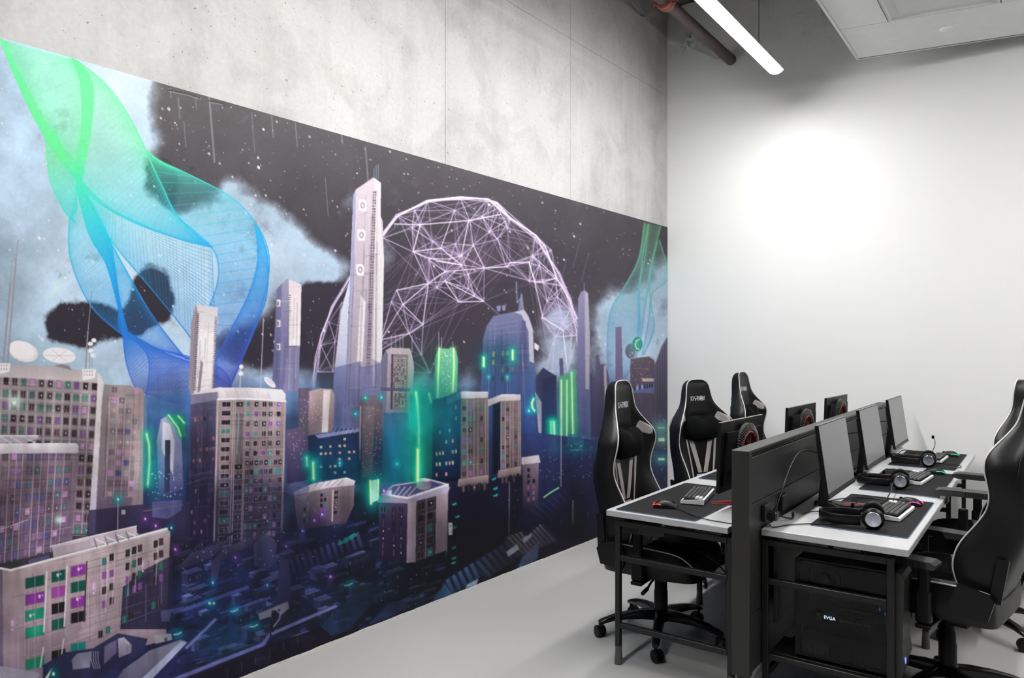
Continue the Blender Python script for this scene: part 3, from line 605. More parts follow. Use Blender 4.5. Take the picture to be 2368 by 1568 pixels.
    # back shell seams; harness holes as black patches painting the shade inside
    for s in (-1, 1):
        back = lambda x, z: (lambda W, F, T, yc: yc-T*np.interp(abs(x)/W, [0, .3, .6, .84, .95], [1.04, 1.03, 1, .85, .5]))(*prof(z))
        rp = crom([(.080, .545), (.112, .520), (.150, .575), (.178, .640), (.160, .672), (.115, .668), (.086, .615), (.080, .545)], 30)[:-1]; cx_, cz_ = rp.mean(0)
        o_ = MB(); o_.loft([[(s*(cx_+(x-cx_)*k), back(cx_+(x-cx_)*k, cz_+(z-cz_)*k)-.0025, cz_+(z-cz_)*k) for x, z in rp] for k in (1, .75, .5, .25, .01)], cap=False); obj('opening_shade_patch', o_, mat('opening_shade_black', (.001, .001, .001), .6, spec=.1), bk, 60)
        o_ = MB(); o_.tube([(s*x, back(x, z)-.003, z) for x, z in rp], .0045, 6, True); obj('opening_rim', o_, M_plast, bk, 60)
        o_ = MB(); o_.tube([(s*x, back(x, z)-.0005, z) for x, z in ((.250, .58), (.235, .65), (.19, .69), (.14, .73), (.11, .745))], .0016, 6); obj('seam', o_, M_plast, bk, 60)
        o_ = MB(); o_.prism([(-.030, .07), (.012, .07), (.004, .245), (-.036, .250)], s*.236, s*.252, 'x'); obj('recline_bar', o_, M_plast, bk)
        o_ = MB(); o_.prism([(-.112, .598), (-.130, .592), (-.222, .570), (-.238, .545), (-.216, .468), (-.090, .462), (-.080, .52)], s*.262, s*.284, 'x'); obj('hinge_cover', o_, M_plast, t)
        # armrest
        az = .665; ar = empty('x', (0, 0, 0)); bpy.data.objects.remove(ar)
        p = MB(); p.prism([(-.130, 0), (.105, 0), (.130, .010), (.125, .024), (.095, .030), (-.120, .030), (-.138, .020), (-.138, .008)], s*.300-.045, s*.300+.045, 'x'); pd = obj('armrest_pad', p, mat('armrest_rubber', (.030, .030, .031), .5), t, None, loc=(0, .03, az))
        rb = MB()
        for k in range(9): rb.box((s*.300+s*.0455, -.10+k*.011, .016), (.0022, .0035, .022), .0006, None)
        obj('pad_ribs', rb, M_plast, pd)
        p = MB(); p.box((s*.305, .004, .575), (.036, .042, .19), .006); p.box((s*.308, .004, .49), (.044, .058, .13), .008); p.box((s*.215, .004, .413), (.23, .06, .018), .004); obj('armrest_post', p, M_plast, t)
    return t
proto = build_chair()
def place(c, x, y, yaw, label, recline=0, lift=0., arm=0., armf=0.):
    """yaw: direction the chair faces, degrees from +x"""
    c.location = (x, y, 0); c.rotation_euler = (0, 0, R(yaw-90)); tag(c, label, 'chair', 'black gaming chairs at the desks')
    for ch in c.children:
        n = ch.name.split('.')[0]
        if n == 'backrest': ch.rotation_euler = (R(recline), 0, 0)
        if lift and n not in ('base_hub', 'star_leg', 'caster', 'gas_lift'): ch.location.z += lift
        if n == 'armrest_pad': ch.location.z += arm; ch.location.y += armf
        if n == 'armrest_post': ch.location.z += arm*.5
cs = [proto]+[copy_tree(proto) for _ in range(5)]
place(cs[0], -1.678, 3.633, 2.4, 'black gaming chair with neck pillow at the nearest left desk, in front of the mural', 1.06, -.044, 0)
place(cs[1], -1.764, 4.844, -24.7, 'black gaming chair at the middle left desk, grey stripes facing the viewer', 4.4, -.088)
place(cs[2], -1.698, 5.803, -.8, 'black gaming chair at the farthest left desk, only its back above the monitor', 4.7, -.059)
place(cs[3], -.366, 3.745, 170.5, 'large black gaming chair in the right foreground, seen from behind and leaning back', 6.9, -.004, -.02, .06)
place(cs[4], -.350, 4.74, 178, 'black gaming chair at the middle right desk with armrests over the tabletop', 0, -.03, .14, -.03)
place(cs[5], -.05, 5.75, 170, 'black gaming chair near the white wall, mostly hidden behind the other right chairs', 3, -.02, .0)
# ---------------------------------------------------------------- mural print
class Print:
    """Paints the printed artwork into an array; x,y run over the print's own layout grid."""
    X0, Y0, S = -40.0, 70.0, 1/1.42
    W, H = int((1552+40)/1.42), int((1640-70)/1.42)
    def __init__(s):
        s.C = np.zeros((s.H, s.W, 3), np.float32)
        s.rng = np.random.default_rng(7)
        yy, xx = np.mgrid[0:s.H, 0:s.W].astype(np.float32)
        s.PX = xx/s.S+s.X0; s.PY = yy/s.S+s.Y0
    def box(s, x0, y0, x1, y1):
        i0 = max(0, int((x0-s.X0)*s.S)-1); i1 = min(s.W, int((x1-s.X0)*s.S)+3)
        j0 = max(0, int((y0-s.Y0)*s.S)-1); j1 = min(s.H, int((y1-s.Y0)*s.S)+3)
        return (slice(j0, max(j0, j1)), slice(i0, max(i0, i1)))
    def noise(s, cell, seed=0, oct=4, per=.5):
        r = np.random.default_rng(seed); out = np.zeros((s.H, s.W), np.float32); amp = 1.; tot = 0.
        for o in range(oct):
            c = cell/2**o*s.S
            gh, gw = int(s.H/c)+3, int(s.W/c)+3
            g = r.random((gh, gw)).astype(np.float32)
            ys = np.arange(s.H)/c; xs = np.arange(s.W)/c
            yi = ys.astype(int); xi = xs.astype(int)
            fy = (ys-yi)[:, None]; fx = (xs-xi)[None]
            fy = fy*fy*(3-2*fy); fx = fx*fx*(3-2*fx)
            a = g[yi][:, xi]; b = g[yi][:, xi+1]; d = g[yi+1][:, xi]; e = g[yi+1][:, xi+1]
            out += amp*((a*(1-fx)+b*fx)*(1-fy)+(d*(1-fx)+e*fx)*fy); tot += amp; amp *= per
        return out/tot
    def blur(s, m, r):
        r = max(1, int(r*s.S))
        for ax in (0, 1):
            for _ in range(3):
                p = np.pad(m, [(r+1, r) if k == ax else (0, 0) for k in range(2)], mode='edge')
                c = np.cumsum(p, ax, dtype=np.float64)
                n = m.shape[ax]
                m = ((np.take(c, range(2*r+1, 2*r+1+n), ax)-np.take(c, range(0, n), ax))/(2*r+1)).astype(np.float32)
        return m
    def cover(s, pts):
        P = np.array(pts, float); x0, y0 = P.min(0); x1, y1 = P.max(0)
        b = s.box(x0, y0, x1, y1); X = s.PX[b]; Y = s.PY[b]
        if X.size == 0: return b, None
        cov = np.zeros(X.shape, np.float32); q = .25/s.S
        for dx in (-q, q):
            for dy in (-q, q):
                ins = np.zeros(X.shape, bool); xs = X+dx; ys = Y+dy
                for k in range(len(P)):
                    ax, ay = P[k]; bx, by = P[k-1]
                    if ay == by: continue
                    c = (ay > ys) != (by > ys)
                    ins ^= c & (xs < (bx-ax)*(ys-ay)/(by-ay)+ax)
                cov += ins*.25
        return b, cov
    def col(s, c, b, pts=None):
        """one colour, or a pair for a top-to-bottom ramp, or ('h', l, r)"""
        if isinstance(c[0], str):
            P = np.array(pts, float); t = (s.PX[b]-P[:, 0].min())/max(1e-3, np.ptp(P[:, 0])); c = c[1:]
        elif isinstance(c[0], (tuple, list)):
            P = np.array(pts, float); t = (s.PY[b]-P[:, 1].min())/max(1e-3, np.ptp(P[:, 1]))
        else: return np.array(c, np.float32)/255
        t = np.clip(t, 0, 1)[..., None]*(len(c)-1); out = 0
        for k, cc in enumerate(c): out = out+np.clip(1-abs(t-k), 0, 1)*np.array(cc, np.float32)/255
        return out
    def put(s, b, m, c, a=1.):
        v = s.C[b]; m = (m*a)[..., None]; v *= 1-m; v += m*c
    def poly(s, pts, c, a=1.):
        b, m = s.cover(pts)
        if m is not None: s.put(b, m, s.col(c, b, pts), a)
    def rect(s, x0, y0, x1, y1, c, a=1.): s.poly([(x0, y0), (x1, y0), (x1, y1), (x0, y1)], c, a)
    def ell(s, x, y, rx, ry, c, a=1., rot=0):
        t = np.linspace(0, 2*math.pi, 22)[:-1]; cr, sr = math.cos(rot), math.sin(rot)
        s.poly([(x+rx*math.cos(k)*cr-ry*math.sin(k)*sr, y+rx*math.cos(k)*sr+ry*math.sin(k)*cr) for k in t], c, a)
    def segmask(s, b, p, q, w):
        X = s.PX[b]; Y = s.PY[b]; dx, dy = q[0]-p[0], q[1]-p[1]; L = dx*dx+dy*dy+1e-9
        t = np.clip(((X-p[0])*dx+(Y-p[1])*dy)/L, 0, 1)
        d = np.hypot(X-p[0]-t*dx, Y-p[1]-t*dy)*s.S
        h = max(w*s.S/2, .5)
        return np.clip(h+.5-d, 0, 1)*min(1, w*s.S/(2*h))
    def line(s, p, q, w, c, a=1.):
        n = max(1, int(max(abs(p[0]-q[0]), abs(p[1]-q[1]))/90))
        for k in range(n):
            u = [p[i]+(q[i]-p[i])*k/n for i in (0, 1)]; v = [p[i]+(q[i]-p[i])*(k+1)/n for i in (0, 1)]
            b = s.box(min(u[0], v[0])-w, min(u[1], v[1])-w, max(u[0], v[0])+w, max(u[1], v[1])+w)
            if s.PX[b].size: s.put(b, s.segmask(b, u, v, w), np.array(c, np.float32)/255, a)
    def path(s, pts, w, c, a=1.):
        for p, q in zip(pts, pts[1:]): s.line(p, q, w, c, a)
    def screen(s, b, m, c):
        v = s.C[b]; v[:] = 1-(1-v)*(1-np.clip(m, 0, 1)[..., None]*np.array(c, np.float32)/255)
    def glow(s, x, y, rx, ry, c, k=1.):
        b = s.box(x-2.6*rx, y-2.6*ry, x+2.6*rx, y+2.6*ry)
        if s.PX[b].size: s.screen(b, k*np.exp(-((s.PX[b]-x)/rx)**2-((s.PY[b]-y)/ry)**2), c)
    def tint(s, x, y, rx, ry, c, k=1.):
        b = s.box(x-2.6*rx, y-2.6*ry, x+2.6*rx, y+2.6*ry)
        if s.PX[b].size: s.put(b, np.exp(-((s.PX[b]-x)/rx)**2-((s.PY[b]-y)/ry)**2), np.array(c, np.float32)/255, k)
    def neon(s, pts, w, c=(215, 255, 170), g=(0, 178, 142), r=14, k=.72):
        P = np.array(pts, float); b = s.box(P[:, 0].min()-3*r, P[:, 1].min()-3*r, P[:, 0].max()+3*r, P[:, 1].max()+3*r)
        d = np.full(s.PX[b].shape, 1e6, np.float32)
        for p, q in zip(pts, pts[1:]):
            dx, dy = q[0]-p[0], q[1]-p[1]; t = np.clip(((s.PX[b]-p[0])*dx+(s.PY[b]-p[1])*dy)/(dx*dx+dy*dy+1e-9), 0, 1)
            d = np.minimum(d, np.hypot(s.PX[b]-p[0]-t*dx, s.PY[b]-p[1]-t*dy))
        s.put(b, np.exp(-(d/r)**2), np.array(g, np.float32)/255, k)
        s.screen(b, .55*np.exp(-(d/(r*.35))**2), (110, 230, 150))
        s.put(b, np.clip((w/2-d)*s.S+.7, 0, 1), np.array(c, np.float32)/255)
    # -- windows on a quad face TL,TR,BR,BL
    def at(s, Q, u, v):
        Q = np.array(Q, float); return (Q[0]*(1-u)+Q[1]*u)*(1-v)+(Q[3]*(1-u)+Q[2]*u)*v
    def grid(s, Q, us, vs, wu, wv, pal, a=1., p=1., frame=None):
        for v in vs:
            for u in us:
                if s.rng.random() > p: continue
                c = pal[s.rng.integers(len(pal))]
                q = [s.at(Q, u+du*wu/2, v+dv*wv/2) for du, dv in ((-1, -1), (1, -1), (1, 1), (-1, 1))]
                if frame: s.poly([s.at(Q, u+du*wu*.62, v+dv*wv*.66) for du, dv in ((-1, -1), (1, -1), (1, 1), (-1, 1))], frame, .6*a)
                s.poly(q, c, a)
                k = s.rng.random()
                if wu*np.hypot(*(s.at(Q, 1, .5)-s.at(Q, 0, .5))) > 6:
                    if k < .55: s.line(s.at(Q, u, v-wv/2), s.at(Q, u, v+wv/2), 1.2, (170, 155, 160), .7*a)
                    elif k < .8:
                        m = s.at(Q, u+wu*.1, v); s.ell(m[0], m[1], 1.6, 2.4, (235, 215, 245), .8*a)
    def tex(s, Q, nu, nv, a=.15):
        for k in range(nu):
            u = s.rng.random(); v = s.rng.random()*.6; c = (235, 225, 230) if s.rng.random() < .45 else (30, 22, 36)
            s.line(s.at(Q, u, v), s.at(Q, u, min(1, v+s.rng.uniform(.2, .7))), s.rng.uniform(1, 3.5), c, a*s.rng.uniform(.4, 1.2))
        for k in range(nv):
            v = s.rng.random(); u = s.rng.random()*.7; c = (235, 225, 230) if s.rng.random() < .5 else (30, 22, 36)
            s.line(s.at(Q, u, v), s.at(Q, min(1, u+s.rng.uniform(.2, .8)), v), s.rng.uniform(1, 2.6), c, a*s.rng.uniform(.4, 1.2))
    def lights(s, x0, y0, x1, y1, n, cols, r=1.2):
        for _ in range(n):
            x = s.rng.uniform(x0, x1); y = s.rng.uniform(y0, y1); c = cols[s.rng.integers(len(cols))]
            s.ell(x, y, r*s.rng.uniform(.5, 1), r*s.rng.uniform(.6, 1.3), c, s.rng.uniform(.5, 1))
    def orb(s, x, y, c=(0, 190, 190), r=9, core=(190, 255, 240)):
        s.tint(x, y, r, r*1.2, c, .7); s.ell(x, y, r*.22, r*.34, core)

def paint_mural():
    K = Print(); rg = K.rng; C = K.C; PX, PY = K.PX, K.PY
    lin = np.linspace
    n1 = K.noise(170, 1, 7, .62); n2 = K.noise(150, 2, 5); n3 = K.noise(60, 3, 5); n4 = K.noise(260, 4, 4)
    # ---- night sky, its top greyed to hold the haze of room light
    t = np.clip((PY-200)/750, 0, 1)[..., None]
    top = np.array([92, 88, 90], np.float32)/255; mid = np.array([66, 61, 72], np.float32)/255
    C[:] = top*(1-t)**1.5+mid*(1-(1-t)**1.5)
    C[:] = C*(.93+.14*n3[..., None])
    C[:] = C*(1-.18*np.exp(-((PX-1000)/380)**2-((PY-640)/260)**2))[..., None]
    # ---- clouds: outlines softened and broken up by noise
    def mask(polys, soft, amp, seed):
        m = np.zeros((K.H, K.W), np.float32)
        for P in polys:
            b, c = K.cover(P)
            if c is not None: m[b] = np.maximum(m[b], c)
        a1 = K.noise(120, seed, 3)-.5; a2 = K.noise(120, seed+50, 3)-.5
        j = np.clip(np.arange(K.H)[:, None]+a1*amp*K.S*2, 0, K.H-1).astype(int)
        i = np.clip(np.arange(K.W)[None]+a2*amp*K.S*2, 0, K.W-1).astype(int)
        return K.blur(m[j, i], soft)
    def puff(polys, soft, amp, seed, lo=.30, hi=.74, k=.85, cell=110):
        f = mask(polys, soft, amp, seed)+k*(K.noise(cell, seed+9, 7, .66)-.5)*1.25
        f = np.clip((f-lo)/(hi-lo), 0, 1); return f*f*(3-2*f)
    big = puff([[(-60, 40), (330, 130), (338, 200), (318, 235), (380, 280), (372, 330), (345, 370), (345, 430), (400, 500),
                 (470, 430), (500, 380), (560, 400), (650, 480), (720, 560), (815, 590), (812, 640), (720, 660), (620, 690), (600, 760), (520, 760),
                 (470, 800), (420, 800), (300, 830), (200, 850), (110, 840), (-60, 900)],
                [(300, 840), (330, 790), (460, 770), (560, 830), (650, 850), (730, 850), (760, 960), (300, 960)],
                [(60, 800), (200, 820), (330, 800), (340, 930), (0, 930)]], 20, 30, 11, .24, .84, 1.0, 150)
    hol = puff([[(98, 745), (150, 700), (215, 690), (275, 725), (300, 650), (352, 622), (378, 640), (405, 700), (400, 750), (340, 770), (290, 790),
                 (235, 775), (200, 812), (150, 795), (105, 800)],
                [(350, 365), (400, 380), (402, 470), (375, 500), (340, 430)], [(560, 760), (600, 770), (640, 740), (640, 845), (580, 830), (545, 790)],
                [(690, 660), (800, 650), (800, 800), (740, 850), (700, 850)]], 14, 20, 12, .24, .72, .95, 80)
    wisps = puff([[(905, 375), (925, 368), (930, 400), (912, 470)], [(745, 335), (765, 330), (785, 365), (770, 370)], [(632, 275), (668, 280), (660, 300), (635, 295)],
                  [(790, 450), (820, 440), (818, 520), (780, 500)], [(885, 545), (905, 560), (930, 610), (890, 640)],
                  [(1255, 720), (1330, 700), (1335, 880), (1230, 880), (1250, 810)], [(1365, 700), (1400, 650), (1440, 640), (1400, 720), (1420, 680), (1560, 600), (1560, 900), (1360, 900)],
                  [(1050, 860), (1120, 830), (1120, 920), (1050, 920)], [(940, 880), (1010, 850), (1010, 930), (940, 930)], [(680, 850), (735, 840), (735, 920), (680, 920)]], 20, 24, 13, .20, .95, 1.0, 100)
    ccol = (np.array([172, 192, 212], np.float32)/255)*(.64+.72*n1[..., None])
    lite = np.clip(np.exp(-((PX-270)/120)**2-((PY-190)/130)**2)+.8*np.exp(-((PX-330)/190)**2-((PY-560)/150)**2)+.35*np.exp(-((PX-620)/160)**2-((PY-590)/70)**2), 0, 1)[..., None]
    ccol = ccol*(1-.75*lite)+.75*lite*np.array([226, 233, 242], np.float32)/255
    ccol = ccol*(1-.25*n4[..., None])+.25*n4[..., None]*np.array([150, 195, 215], np.float32)/255
    shade = np.array([112, 104, 116], np.float32)/255
    edge = np.clip(n3*1.6-.3, 0, 1)
    for m, sol in ((big, 1.), (wisps, .9)):
        m = np.clip(m*1.05, 0, 1)
        fr = np.clip(m*(1-m)*2.6, 0, 1)[..., None]
        cc = ccol*(1-fr*.5)+shade*fr*.5
        C[:] = C*(1-sol*m[..., None])+sol*m[..., None]*cc
    hc = np.array([54, 49, 62], np.float32)/255
    hm = np.clip(hol*1.3, 0, 1)[..., None]; C[:] = C*(1-hm)+hc*hm
    # ---- stars and rain streaks
    for _ in range(1500):
        x = rg.uniform(0, 1540); y = rg.uniform(100, 860)
        if y < 95+.283*x: continue
        r = rg.choice([.6, .9, 1.3, 2., 2.8], p=[.5, .27, .13, .07, .03])*(1.25-.4*x/1540)
        a = rg.uniform(.5, 1)
        K.ell(x, y, r, r*1.5, (240, 235, 240) if rg.random() < .8 else (220, 190, 195), a, -.5)
    for x, y, h, w in ((394, 205, 22, 2), (412, 225, 50, 2), (452, 225, 30, 1.5), (484, 225, 150, 4), (425, 280, 60, 1.5), (582, 262, 90, 1.5), (628, 268, 50, 2), (683, 285, 55, 2),
                       (790, 310, 22, 2.5), (845, 340, 80, 3), (752, 410, 90, 1.5), (1160, 500, 40, 1), (1240, 530, 40, 1), (1340, 560, 60, 1), (1360, 590, 60, 1), (1310, 600, 50, 1)):
        K.line((x, y), (x+(h*.08 if x < 1000 else -h*.25), y+h), w, (170, 165, 178), .45)
    for x, y in ((390, 208), (462, 233)):
        K.path([(x, y), (x+20, y+4), (x+45, y+9), (x+70, y+18)] if x < 400 else [(x+20, y), (x+52, y+6)], 3.5, (60, 54, 58), .7)
        K.path([(x, y+3), (x+20, y+7), (x+45, y+12), (x+70, y+21)] if x < 400 else [(x+20, y+3), (x+52, y+9)], 1.5, (175, 168, 172), .7)
    # ---- flowing wire ribbons, green to violet
    ramp = [(100, (96, 226, 142)), (340, (96, 226, 142)), (430, (66, 216, 186)), (520, (44, 196, 214)), (640, (26, 156, 222)), (760, (30, 126, 214)), (880, (56, 92, 204)), (1000, (70, 72, 190))]
    ry = [r[0] for r in ramp]
    RC = np.stack([np.interp(PY+.22*(PX-250), ry, [r[1][k] for r in ramp])/255 for k in range(3)], -1).astype(np.float32)
    def spl(pts, n):
        P = np.array(pts, float); k = np.arange(len(P)); tt = lin(0, len(P)-1, n); i = np.clip(tt.astype(int), 0, len(P)-2); f = (tt-i)[:, None]
        P0 = P[np.clip(i-1, 0, None)]; P1 = P[i]; P2 = P[i+1]; P3 = P[np.clip(i+2, None, len(P)-1)]
        return .5*((2*P1)+(-P0+P2)*f+(2*P0-5*P1+4*P2-P3)*f*f+(-P0+3*P1-3*P2+P3)*f**3)
    def ribbon(A, B, na, nc, fill=.25, a=.6, w=1.1, field=None, wob=0., soft=0.):
        field = RC if field is None else field
        n = 46; a_ = spl(A, n); b_ = spl(B, n)
        if fill:
            ns = 14 if fill < .5 else 1
            for k in range(ns):
                f0, f1 = k/ns, (k+1)/ns; fm = abs(f0+f1-1)
                P = np.concatenate([a_*(1-f0)+b_*f0, (a_*(1-f1)+b_*f1)[::-1]]); b, m = K.cover(P)
                if m is not None: K.put(b, m, field[b], fill if ns == 1 else fill*(.55+1.1*fm**3))
        def run(P, al, ww=w):
            b = K.box(P[:, 0].min()-3, P[:, 1].min()-3, P[:, 0].max()+3, P[:, 1].max()+3)
            if K.PX[b].size == 0: return
            m = np.zeros(K.PX[b].shape, np.float32); ox, oy = b[1].start, b[0].start
            for p, q in zip(P[:-1], P[1:]):
                c = K.box(min(p[0], q[0])-ww, min(p[1], q[1])-ww, max(p[0], q[0])+ww, max(p[1], q[1])+ww)
                if K.PX[c].size == 0: continue
                l = (slice(c[0].start-oy, c[0].stop-oy), slice(c[1].start-ox, c[1].stop-ox))
                m[l] = np.maximum(m[l], K.segmask(c, p, q, ww)[:m[l].shape[0], :m[l].shape[1]])
            K.put(b, m, field[b], al)
        for k in range(na):
            f = k/(na-1); f = f+wob*math.sin(f*math.pi*2)
            run(a_*(1-f)+b_*f, a)
        for k in range(nc):
            f = (k+.5)/nc*(n-1); i = int(f)
            run(np.linspace(a_[min(i+2, n-1)], b_[i], 4), a*.75)
        run(a_, .9, 2.2); run(b_, .9, 2.2)
    # upper left fold and its dense seams
    ribbon([(0, 92), (60, 235), (115, 335), (175, 415), (230, 470), (300, 510), (390, 545), (490, 570)], [(178, 140), (240, 190), (290, 255), (330, 330), (355, 390), (380, 440), (410, 500), (490, 572)], 58, 60, .34, .42, .9)
    ribbon([(0, 90), (40, 190), (90, 290), (150, 380), (185, 420)], [(165, 132), (185, 180), (190, 280), (180, 360), (176, 430)], 34, 0, .14, .30, .9)
    ribbon([(165, 132), (188, 200), (190, 300), (178, 390), (180, 440)], [(182, 142), (215, 200), (210, 300), (195, 380), (186, 440)], 10, 0, .75, .5)
    ribbon([(0, 90), (70, 250), (135, 360), (185, 425)], [(8, 96), (82, 240), (150, 345), (196, 400)], 6, 0, .6, .6)
    ribbon([(105, 315), (110, 380), (120, 430), (150, 490), (175, 515)], [(128, 300), (150, 370), (172, 420), (178, 480), (165, 500)], 10, 8, .55, .3)
    # wide grid that opens towards the right
    ribbon([(368, 372), (440, 405), (540, 460), (600, 530), (623, 600), (612, 680), (580, 780), (535, 890)],
           [(336, 345), (368, 415), (412, 500), (490, 572), (505, 640), (480, 720), (455, 790), (440, 880)], 36, 22, .05, .72, 1.15)
    ribbon([(596, 524), (618, 590), (617, 680), (590, 760), (535, 885)], [(590, 520), (596, 600), (575, 680), (530, 770), (480, 870)], 22, 0, .34, .5)
    ribbon([(185, 415), (250, 480), (330, 520), (420, 555), (490, 572)], [(186, 440), (260, 560), (360, 680), (440, 780), (505, 880)], 30, 40, .0, .66, 1.05)
    # twisted stem going down to the skyline
    ribbon([(160, 505), (160, 580), (180, 650), (220, 720), (290, 780)], [(180, 440), (225, 520), (260, 600), (272, 690), (290, 780)], 30, 36, .16, .5, .95)
    ribbon([(176, 430), (205, 540), (245, 610), (268, 690), (286, 770)], [(190, 430), (250, 545), (265, 610), (276, 690), (296, 770)], 9, 0, .8, .5)
    ribbon([(188, 420), (225, 500), (300, 640), (360, 740), (430, 830)], [(250, 545), (262, 620), (275, 700), (290, 775), (440, 830)], 30, 0, .34, .4)
    ribbon([(284, 770), (290, 830), (310, 890), (340, 910), (440, 935), (535, 895)], [(286, 768), (335, 800), (420, 820), (470, 835), (520, 860), (536, 895)], 40, 46, .12, .75)
    ribbon([(286, 765), (335, 812), (345, 850), (340, 905)], [(290, 765), (380, 815), (470, 850), (535, 893)], 24, 10, .28, .65)
    ribbon([(338, 905), (342, 950), (350, 990)], [(440, 930), (440, 960), (435, 1000)], 20, 18, .10, .7)
    # second ribbon at the far right
    f2 = np.stack([np.interp(PY, [520, 640, 740, 900], v)/255 for v in ((92, 100, 90, 110), (165, 175, 160, 140), (118, 165, 200, 205))], -1).astype(np.float32)
    ribbon([(1490, 516), (1476, 600), (1440, 670), (1412, 720), (1404, 800), (1408, 900)], [(1500, 518), (1486, 600), (1478, 680), (1480, 760), (1470, 830), (1430, 900)], 14, 20, .32, .4, 1., f2)
    ribbon([(1500, 518), (1490, 600), (1478, 660), (1476, 740), (1473, 800)], [(1528, 522), (1512, 590), (1500, 660), (1488, 740), (1480, 800)], 8, 10, .42, .35, 1., f2)
    ribbon([(1520, 560), (1500, 640), (1505, 700), (1512, 760), (1490, 820)], [(1525, 555), (1545, 640), (1508, 680), (1500, 740), (1485, 820)], 6, 0, .3, .3, 1., f2)
    # ---- wire-frame dome
    K.tint(1030, 700, 290, 250, (92, 70, 110), .22)
    out = [(722, 890), (732, 820), (745, 770), (770, 705), (800, 655), (840, 590), (890, 535), (920, 495), (990, 463), (1063, 456), (1127, 460), (1147, 469), (1180, 500), (1238, 545), (1262, 580), (1290, 630), (1316, 690), (1330, 740), (1337, 760), (1338, 850)]
    pk = (226, 205, 240)
    for o in range(5):
        P = [(x+rg.uniform(-5, 5), y+rg.uniform(-2, 7)) for x, y in out]; K.path(P, 1.6 if o else 2.4, pk, .75)
    N = [(410, 200), (640, 175), (840, 190), (900, 215), (190, 310), (310, 270), (80, 470), (350, 375), (290, 400), (600, 270), (710, 345), (800, 315), (935, 245), (1005, 330), (985, 400), (910, 480), (850, 430), (1185, 450), (1165, 600), (1250, 520), (1140, 650), (1005, 650), (975, 680), (735, 525), (605, 515), (500, 545), (440, 495), (300, 570), (650, 600), (650, 670), (415, 630), (815, 690), (530, 715), (700, 735), (410, 800), (470, 830), (530, 785), (630, 935), (810, 930), (700, 840), (745, 890), (180, 850), (225, 955), (140, 935), (370, 1100), (270, 1165), (65, 1210), (360, 1320), (1140, 785), (1240, 790), (1335, 765), (1180, 790), (1215, 670), (1345, 900), (1270, 930), (1440, 990), (1490, 1055), (1230, 1050), (1330, 1190), (1385, 1090), (1450, 1180), (1260, 1440), (1310, 1440), (1420, 1440), (1490, 1180), (30, 1300), (420, 1450), (1300, 560), (1390, 820)]
    N = np.array([(860+x/3.136, 400+y/3.136) for x, y in N]+[(760, 745), (742, 800), (775, 790), (790, 700), (735, 860), (770, 860)])
    for i in range(len(N)):
        o = np.argsort(np.hypot(*(N-N[i]).T))
        for k in o[1:8]:
            L = np.hypot(*(N[k]-N[i]))
            if L < 95: K.line(N[i]+rg.uniform(-1, 1, 2), N[k]+rg.uniform(-1, 1, 2), 1.05, pk, rg.uniform(.35, .85))
        for k in rg.choice(o[5:20], 6): K.line(N[i], N[k], .9, (200, 172, 220), rg.uniform(.2, .5))
    Z = lambda l, w=1.8, a=.9: K.path([(860+x/3.136, 400+y/3.136) for x, y in l], w, (245, 228, 250), a)
    Z([(65, 470), (190, 310), (310, 250), (410, 200), (640, 175), (840, 190)], 3); Z([(160, 370), (350, 375), (710, 345), (935, 300)], 2.2); Z([(300, 570), (420, 620), (650, 668), (500, 545), (300, 570)])
    Z([(420, 620), (560, 625), (650, 600), (700, 350)]); Z([(650, 668), (470, 640)]); Z([(840, 190), (1005, 330), (1185, 450), (1260, 540), (1340, 760), (1420, 900), (1490, 1055)], 2.6)
    Z([(1165, 600), (1340, 760)]); Z([(1180, 790), (1240, 790), (1335, 765)]); Z([(350, 375), (300, 570)]); Z([(600, 270), (500, 545)], 1.6); Z([(1140, 650), (1180, 790), (1240, 1050), (1385, 1140), (1420, 1440)], 2)
    Z([(180, 850), (410, 800), (225, 955), (180, 850)], 1.6); Z([(225, 955), (65, 1210)], 1.6); Z([(370, 1100), (410, 800)], 2); Z([(270, 1165), (370, 1100), (225, 955)], 1.5); Z([(65, 1210), (270, 1165)], 1.6)
    Z([(630, 935), (810, 930), (530, 785), (630, 935)], 1.6); Z([(815, 690), (980, 680), (1005, 650), (1140, 645)], 1.6); Z([(410, 800), (530, 715), (815, 690), (735, 525)], 1.6)
    mx = np.exp(-((PX-1070)/85)**2-((PY-600)/38)**2); K.screen((slice(None), slice(None)), .14*mx, (220, 150, 210))
    # ---- skyline, far to near
    bl, bd = (112, 114, 150), (66, 66, 100)
    dk = (40, 30, 42); wp = [dk, dk, (58, 44, 52), (70, 52, 60), (80, 58, 66), (62, 48, 54), (66, 110, 102), (62, 130, 116), (112, 72, 138), (186, 136, 188)]
    haze = mask([[(330, 880), (720, 880), (1000, 900), (1350, 880), (1545, 880), (1545, 1200), (330, 1200)]], 26, 10, 30)[..., None]
    hz = np.stack([np.interp(PX, [330, 500, 900, 1250, 1545], v) for v in ((80, 70, 40, 60, 70), (110, 80, 90, 80, 75), (160, 130, 130, 130, 110))], -1)/255
    C[:] = C*(1-.8*haze)+.8*haze*hz
    # slab with fins
    K.poly([(453, 702), (468, 706), (504, 711), (500, 770), (492, 905), (436, 912), (440, 850), (442, 747)], ((206, 198, 205), (232, 226, 230), (214, 206, 212)))
    K.poly([(453, 702), (459, 730), (448, 912), (436, 912), (442, 747)], (150, 138, 150)); K.poly([(462, 760), (494, 770), (486, 905), (455, 908)], (238, 232, 234), .8); K.poly([(464, 832), (470, 840), (462, 908), (456, 908)], (150, 135, 150))
